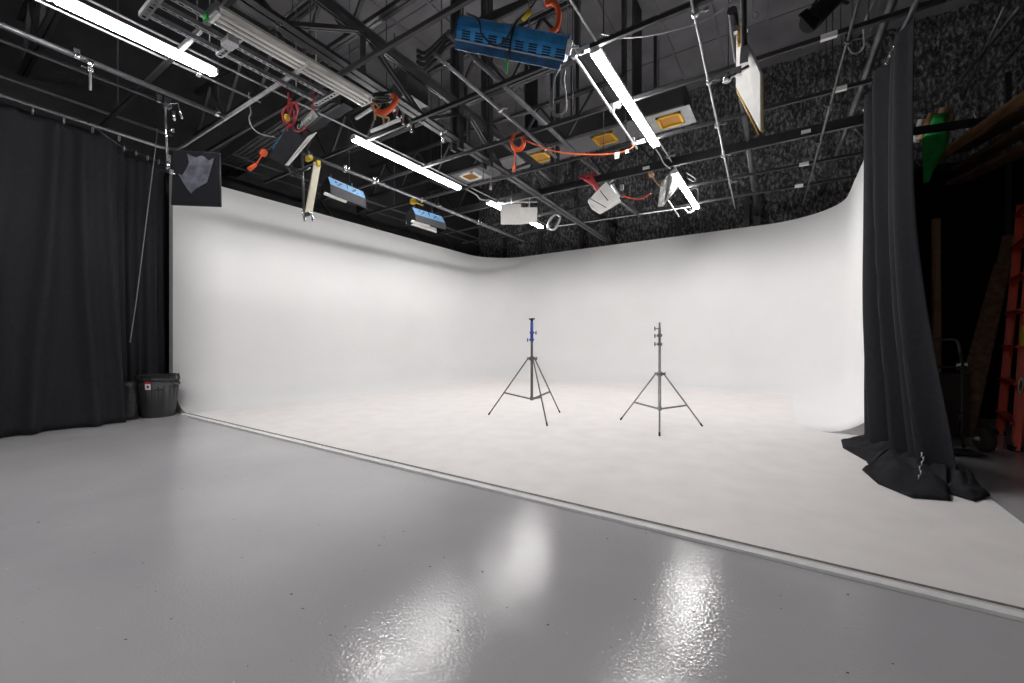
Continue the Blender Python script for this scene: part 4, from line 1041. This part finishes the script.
# black spotlight
t = thing('spotlight', 'black spotlight with barn doors hanging at upper right', 'studio light', W(822, 12, 4.3)); P = Part(t)
a, b = W(838, -6, 4.35), W(810, 21, 4.15)
dv = (b - a); bm = B(); add_tube(bm, (a - dv * .25, a, a + dv * .45, b), [.05, .085, .09, .10], 16); P('housing', bm, M['rubber'])
bm = B()
e0, e1 = W(798, 15, 4.1), W(813, 31, 4.05); add_slab(bm, [W(806, 9, 4.15), e0, e1, W(820, 20, 4.1)], .012); P('barn_door', bm, M['rubber'])
bm = B(); add_tube(bm, spline([W(812, 6, 4.2), W(822, -6, 4.25), W(836, -14, 4.3)], 4), .012, 6); add_tube(bm, (W(838, 0, 4.3), W(848, 3, 4.3)), .02, 8); add_tube(bm, (W(836, -4, 4.3), W(836, -60, 4.3)), .014, 8); P('yoke', bm, M['black_metal'])
bm = B(); add_tube(bm, spline([W(848, 46, 4.6), W(852, 52, 4.6), W(858, 52, 4.6), W(864, 45, 4.5), W(864, 25, 4.4), W(870, 10, 4.3), W(877, -5, 4.2)], 6), .010, 6)
tag(obj('loop_cable', bm, M['greywire']), 'grey cable drooping in a loop left of the right curtain rail', 'cable')
bm = B(); add_bar(bm, W(856, 128, 6.4), W(868, 141, 6.2), .05, .03)
tag(obj('steel_bar', bm, M['pipe']), 'short dark diagonal brace at the top left of the right curtain', 'steel bar')

# ------------------------------------------------------------------ storage corner on the right
t = thing('storage_rack', 'black overhead storage rack behind the right curtain', 'storage rack', (1.9, 6.6, 0)); P = Part(t)
ra0 = W(905, 132, 5.5); ra1 = W(1060, 110, 5.0)
bm = B(); add_bar(bm, ra0, ra1, .06, .09); P('beam', bm, M['black_metal'])
bm = B(); add_bar(bm, ra0 + Vector((0, 1.35, -.1)), ra1 + Vector((0, 1.35, -.1)), .06, .09); P('beam', bm, M['black_metal'])
for p in (ra0.lerp(ra1, .02), ra1):
    for dy in (0.0, 1.35):
        bm = B(); add_bar(bm, (p.x, p.y + dy + .04, 0), (p.x, p.y + dy + .04, 5.2), .06, .06); P('upright', bm, M['black_metal'])
def tube_thing(name, label, a, b, r, m, cat='tube', group=None):
    bm = B(); a, b = Vector(a), Vector(b); d = (b - a)
    e1, e2 = frame(d); n = 18; rings = []
    for (p, rr) in ((a, r), (b, r), (b, r * .78), (b - d * .05, r * .78)):
        rings.append([bm.verts.new(p + (e1 * math.cos(2 * PI * k / n) + e2 * math.sin(2 * PI * k / n)) * rr) for k in range(n)])
    for A_, B_ in zip(rings, rings[1:]):
        for k in range(n): f = bm.faces.new((A_[k], A_[(k + 1) % n], B_[(k + 1) % n], B_[k]))
    bm.faces.new(rings[0][::-1]); bm.faces.new(rings[-1])
    return tag(obj(name, bm, M[m], loc=a), label, cat, group)
G1 = 'cardboard tubes on the overhead rack'
tube_thing('cardboard_tube', 'leftmost brown cardboard tube leaning over the overhead rack', W(921, 138, 6.0), W(933, 112, 5.8), .045, 'card', group=G1)
tube_thing('cardboard_tube', 'tallest brown cardboard tube poking out of the green cloth', W(936, 150, 6.0), W(945, 107, 5.85), .055, 'card', group=G1)
tube_thing('cardboard_tube', 'rightmost brown cardboard tube behind the green cloth', W(943, 140, 6.1), W(951, 114, 5.95), .05, 'card', group=G1)
tube_thing('cardboard_tube', 'pale roll end half hidden by the right curtain edge', W(915, 142, 6.2), W(922.5, 119, 6.1), .05, 'foam', group=G1)
# green cloth
bm = B(); g = []
prof = [(939.5, 114, 4.5), (939, 118, 5.5), (938, 124, 6.5), (937, 130, 8), (935.5, 136, 9.5), (935, 143, 9.8), (934, 150, 8.6), (931, 160, 6), (928, 172, 3.5), (926, 182, 2.2)]
for i, (u, v, w) in enumerate(prof):
    c = W(u, v, 5.75); r = w / F * 5.75; row = []
    for k in range(24):
        a = 2 * PI * k / 24; rr = r * (1 + .14 * noise.noise(Vector((math.cos(a) * 2.2, math.sin(a) * 2.2, i * .35)))) 
        row.append(bm.verts.new(c + Vector((math.cos(a) * rr, math.sin(a) * rr * .55, 0))))
    g.append(row)
for A_, B_ in zip(g, g[1:]):
    for k in range(24): f = bm.faces.new((A_[k], A_[(k + 1) % 24], B_[(k + 1) % 24], B_[k])); f.smooth = True
bm.faces.new(g[0][::-1]); bm.faces.new(g[-1])
tag(obj('green_cloth', bm, M['green']), 'green screen cloth bundled and hanging over the rack beam', 'cloth')
# boards
G2 = 'boards stacked on the overhead rack'
for i, (pa, za_, pb, zb_, w, h, m, l) in enumerate((
    ((932, 162), 6.4, (1040, 86), 4.1, .16, .03, 'wood', 'pale pine board sticking out lowest from the overhead rack'),
    ((958, 152), 6.3, (1042, 103), 4.3, .22, .03, 'wood_dk', 'brown board lying under the pale pine board'),
    ((960, 168), 6.2, (1045, 118), 4.3, .20, .05, 'wood_dk', 'dark plank below the brown board on the rack'),
    ((955, 182), 6.3, (1048, 138), 4.4, .20, .05, 'wood_dk', 'lowest dark plank hanging under the rack load'),
    ((950, 128), 6.2, (1000, 117), 5.8, .05, .02, 'wood', 'short thin lath lying along the rack beam'))):
    bm = B(); a, b = W(*pa, za_), W(*pb, zb_); add_bar(bm, a, b, w, h); tag(obj('board', bm, M[m], loc=a), l, 'board', G2)
# hook
bm = B(); add_tube(bm, spline([W(973, 106, 5.6), W(975, 108, 5.6), W(974, 113, 5.6), W(976, 118, 5.6), W(975, 122, 5.6)], 4), .008, 6)
tag(obj('hook', bm, M['galv']), 'small pale hook above the overhead rack beam', 'hook')
# diagonal dark rails above
for i, (pa, pb, z0, z1, l) in enumerate((((952, 90), (1022, 4), 7.0, 4.4, 'upper dark diagonal rail in the top right corner'), ((985, 85), (1035, 25), 7.5, 5.0, 'lower dark diagonal rail in the top right corner'), ((964, 95), (1005, 5), 8.5, 6.5, 'faint dark rail between the two top right diagonal rails'))):
    bm = B(); add_tube(bm, (W(*pa, z0), W(*pb, z1)), .025, 8); tag(obj('ceiling_rail', bm, M['pipe'], loc=W(*pa, z0)), l, 'rail', 'dark rails in the top right corner')
tube_thing('cardboard_tube', 'brown cardboard tube standing upright in the dark behind the right curtain', WZ(937, 425, 0.0), W(936, 219, 6.2), .05, 'card')
# leaning boards
G3 = 'boards leaning in the dark storage corner'
for i, (gu, gv, u, v, z, w, l) in enumerate(((966, 436, 1010, 235, 5.8, .14, 'tall dark board leaning nearest the red ladder'), (952, 433, 1000, 262, 5.9, .10, 'shorter dark board leaning behind the hand truck'))):
    bm = B(); a = WZ(gu, gv, .01); add_bar(bm, a, W(u, v, z), w, .03, Vector((-.5, -.8, 0)))
    tag(obj('leaning_board', bm, M['wood_dk'], loc=a), l, 'board', G3)
# ladder
t = thing('step_ladder', 'orange-red fibreglass ladder leaning at the right edge', 'ladder', WZ(1016, 450, 0)); P = Part(t)
f0 = WZ(1015, 450, 0.0); zr = (f0.x * -S_ + f0.y * C_)
zr = F * HC / (450 - 341)
top_r = W(1034, 190, zr + .25); top_l = W(1020, 240, zr + 1.0)
foot_l = WZ(999, 434, 0.0)
railv = (top_r - f0)
top_l = foot_l + railv * 1.0 + (f0 - foot_l) * .25
def rail(nm, p, q, face):
    bm = B(); d = q - p; mt = bar_mtx(d, face)
    add_box(bm, (p + q) / 2, (.012, d.length, .115), mt)
    for s in (-1, 1): add_box(bm, (p + q) / 2 + mt @ Vector((.018, 0, s * .054)), (.050, d.length, .008), mt)
    return P(nm, bm, M['ladder'])
acr = (foot_l - f0).normalized()
fce = Vector((-C_ * .3 - S_ * .2, -.85, 0)).normalized()
rail_r = rail('rail', f0, top_r, fce); rail('rail', foot_l, top_l, fce)
bk = Vector((.05, .22, .06))
rail('rear_rail', f0 + bk, top_r + bk, fce); rail('rear_rail', foot_l + bk, top_l + bk, fce)
N_ = 7
for k in range(N_):
    f = (k + .7) / N_
    bm = B(); p = f0.lerp(top_r, f); q = foot_l.lerp(top_l, f)
    add_bar(bm, p, q, .10, .025); st = P('step', bm, M['ladder'])
    bm = B(); add_bar(bm, p + Vector((0, -.055, 0)), q + Vector((0, -.055, 0)), .012, .032); P('tread_edge', bm, M['alu'], st)
for p in (f0, foot_l):
    bm = B(); add_box(bm, p + Vector((0, 0, .025)), (.09, .11, .05)); P('foot', bm, M['rubber'])
def stick(nm, u, v, w, h, m, zz, parent=None, oval=False):
    p = W(u, v, zz); bm = B()
    x = Vector((C_, S_, 0)); y = Vector((0.07, 0, 1)); n = 20
    if oval: pts = [p + x * (w / 2 * math.cos(2 * PI * k / n)) + y * (h / 2 * math.sin(2 * PI * k / n)) for k in range(n)]
    else: pts = [p - x * w / 2 - y * h / 2, p + x * w / 2 - y * h / 2, p + x * w / 2 + y * h / 2, p - x * w / 2 + y * h / 2]
    add_slab(bm, pts, .004); return P(nm, bm, M[m], parent)
em = stick('emblem', 1020.5, 385, .055, .17, 'label_white', zr - .05, oval=True)
stick('emblem_band', 1020.5, 385, .03, .12, 'wood_dk', zr - .056, em, True)
stick('yellow_sticker', 1023.5, 335, .06, .22, 'yellow', zr - .03)
# hand truck
def HT(u, v, z): return W(u, v, z)
t = thing('hand_truck', 'dark green hand truck with round tyres standing behind the right curtain', 'hand truck', WZ(965, 448, 0)); P = Part(t)
wz = F * HC / (451 - 341)
ctr = W(984, 439.5, wz)
axd = Vector((C_ * .9, S_ * .9 - .35, 0)).normalized()
def wheel(c, nm='wheel'):
    mt = bar_mtx(Vector((0, 0, 1)), axd)
    ez = axd; ex = Vector((-axd.y, axd.x, 0)); ey = Vector((0, 0, 1)); mm = Matrix((ex, ey, ez)).transposed()
    R_ = c.z
    bm = B(); add_lathe(bm, [(R_ * .45, -.04), (R_ * .8, -.05), (R_ * .97, -.03), (R_, 0), (R_ * .97, .03), (R_ * .8, .05), (R_ * .45, .04)], c, 24, mm); w_ = P(nm, bm, M['tyre'])
    bm = B(); add_lathe(bm, [(.0, -.03), (R_ * .46, -.03), (R_ * .46, .03), (.0, .03)], c, 16, mm)
    for s in (-1, 1): add_lathe(bm, [(.0, .03 * s), (.025, .035 * s), (.02, .075 * s), (.0, .08 * s)], c, 10, mm)
    P('hub', bm, M['cream_fix'], w_)
ctr.z = .135
wheel(ctr); wheel(ctr - axd * .62)
la = ctr - axd * .23; lb_ = ctr - axd * .50
backv = Vector((-axd.y, axd.x, 0))
if backv.y < 0: backv = -backv
def upr(p, h): return Vector((p.x, p.y, h)) - backv * .02
for p in (la, lb_):
    bm = B(); add_tube(bm, [upr(p, .05) - backv * .12, upr(p, .12) - backv * .10, upr(p, .95) - backv * .10, upr(p, 1.08) - backv * .06], .014, 8); P('upright', bm, M['black_metal'])
    bm = B(); add_tube(bm, (upr(p, .14), upr(p, .48) - backv * .10), .012, 8); P('brace', bm, M['black_metal'])
bm = B(); pa, pb = upr(la, 1.22), upr(lb_, 1.22)
add_tube(bm, spline([upr(la, 1.06) - backv * .06, upr(la, 1.17) - backv * .03, upr(la, 1.22).lerp(pb, .12) - backv * .02, pa.lerp(pb, .5) - backv * .02, upr(lb_, 1.22).lerp(pa, .12) - backv * .02, upr(lb_, 1.17) - backv * .03, upr(lb_, 1.06) - backv * .06], 4), .014, 8); P('handle', bm, M['pipe'])
for h in (.16, .42, .92):
    bm = B(); add_tube(bm, (upr(la, h) - backv * .10, upr(lb_, h) - backv * .10), .012, 8); P('cross_bar', bm, M['black_metal'])
bm = B(); m_ = (la + lb_) / 2; add_box(bm, Vector((m_.x, m_.y, .03)) - backv * .24, (.42, .26, .012), Matrix((axd, backv, Vector((0, 0, 1)))).transposed()); P('toe_plate', bm, M['black_metal'])
for p in (la, lb_):
    bm = B(); c = upr(p, 1.0) + backv * .0 + axd * .03 - Vector((0, 0, .07)); 
    ez = axd; ex = backv; ey = Vector((0, 0, 1)); mm = Matrix((ex, ey, ez)).transposed()
    add_lathe(bm, [(.025, -.02), (.055, -.022), (.065, 0), (.055, .022), (.025, .02)], c, 16, mm); cw = P('caster', bm, M['rubber'])
    bm = B(); add_lathe(bm, [(.0, -.024), (.028, -.024), (.028, .024), (.0, .024)], c, 10, mm); add_box(bm, c - backv * .05 + Vector((0, 0, .02)), (.05, .06, .03)); P('caster_hub', bm, M['label_white'], cw)
bm = B(); add_tube(bm, (ctr, ctr - axd * .62), .012, 8); P('axle', bm, M['alu'])
# things behind the truck
bm = B(); c = WZ(950, 440, 0) + Vector((.02, .36, 0)); add_box(bm, c + Vector((0, 0, .38)), (.40, .30, .76)); add_box(bm, c + Vector((0, 0, .77)), (.43, .33, .05))
tag(obj('crate', bm, M['maroon'], loc=c, bevel=.01), 'dark maroon crate standing behind the hand truck', 'crate')

# ------------------------------------------------------------------ camera, world, view
cam = bpy.data.cameras.new('camera'); co = bpy.data.objects.new('camera', cam); COL.objects.link(co)
cam.sensor_fit = 'HORIZONTAL'; cam.sensor_width = 36.0; cam.lens = 36.0 * F / 1024
co.location = (0, 0, HC); co.rotation_euler = (PI / 2, 0, YAW); cam.clip_start = .05; cam.clip_end = 100
SC.camera = co
w = bpy.data.worlds.new('world'); SC.world = w; w.use_nodes = True
w.node_tree.nodes['Background'].inputs['Color'].default_value = (.02, .02, .022, 1)
SC.view_settings.view_transform = 'Standard'; SC.view_settings.look = 'None'
SC.view_settings.gamma = 1.0; SC.view_settings.use_curve_mapping = False
SC.view_settings.exposure = 0.0
SC.cycles.use_denoising = True
SC.cycles.max_bounces = 12; SC.cycles.diffuse_bounces = 10
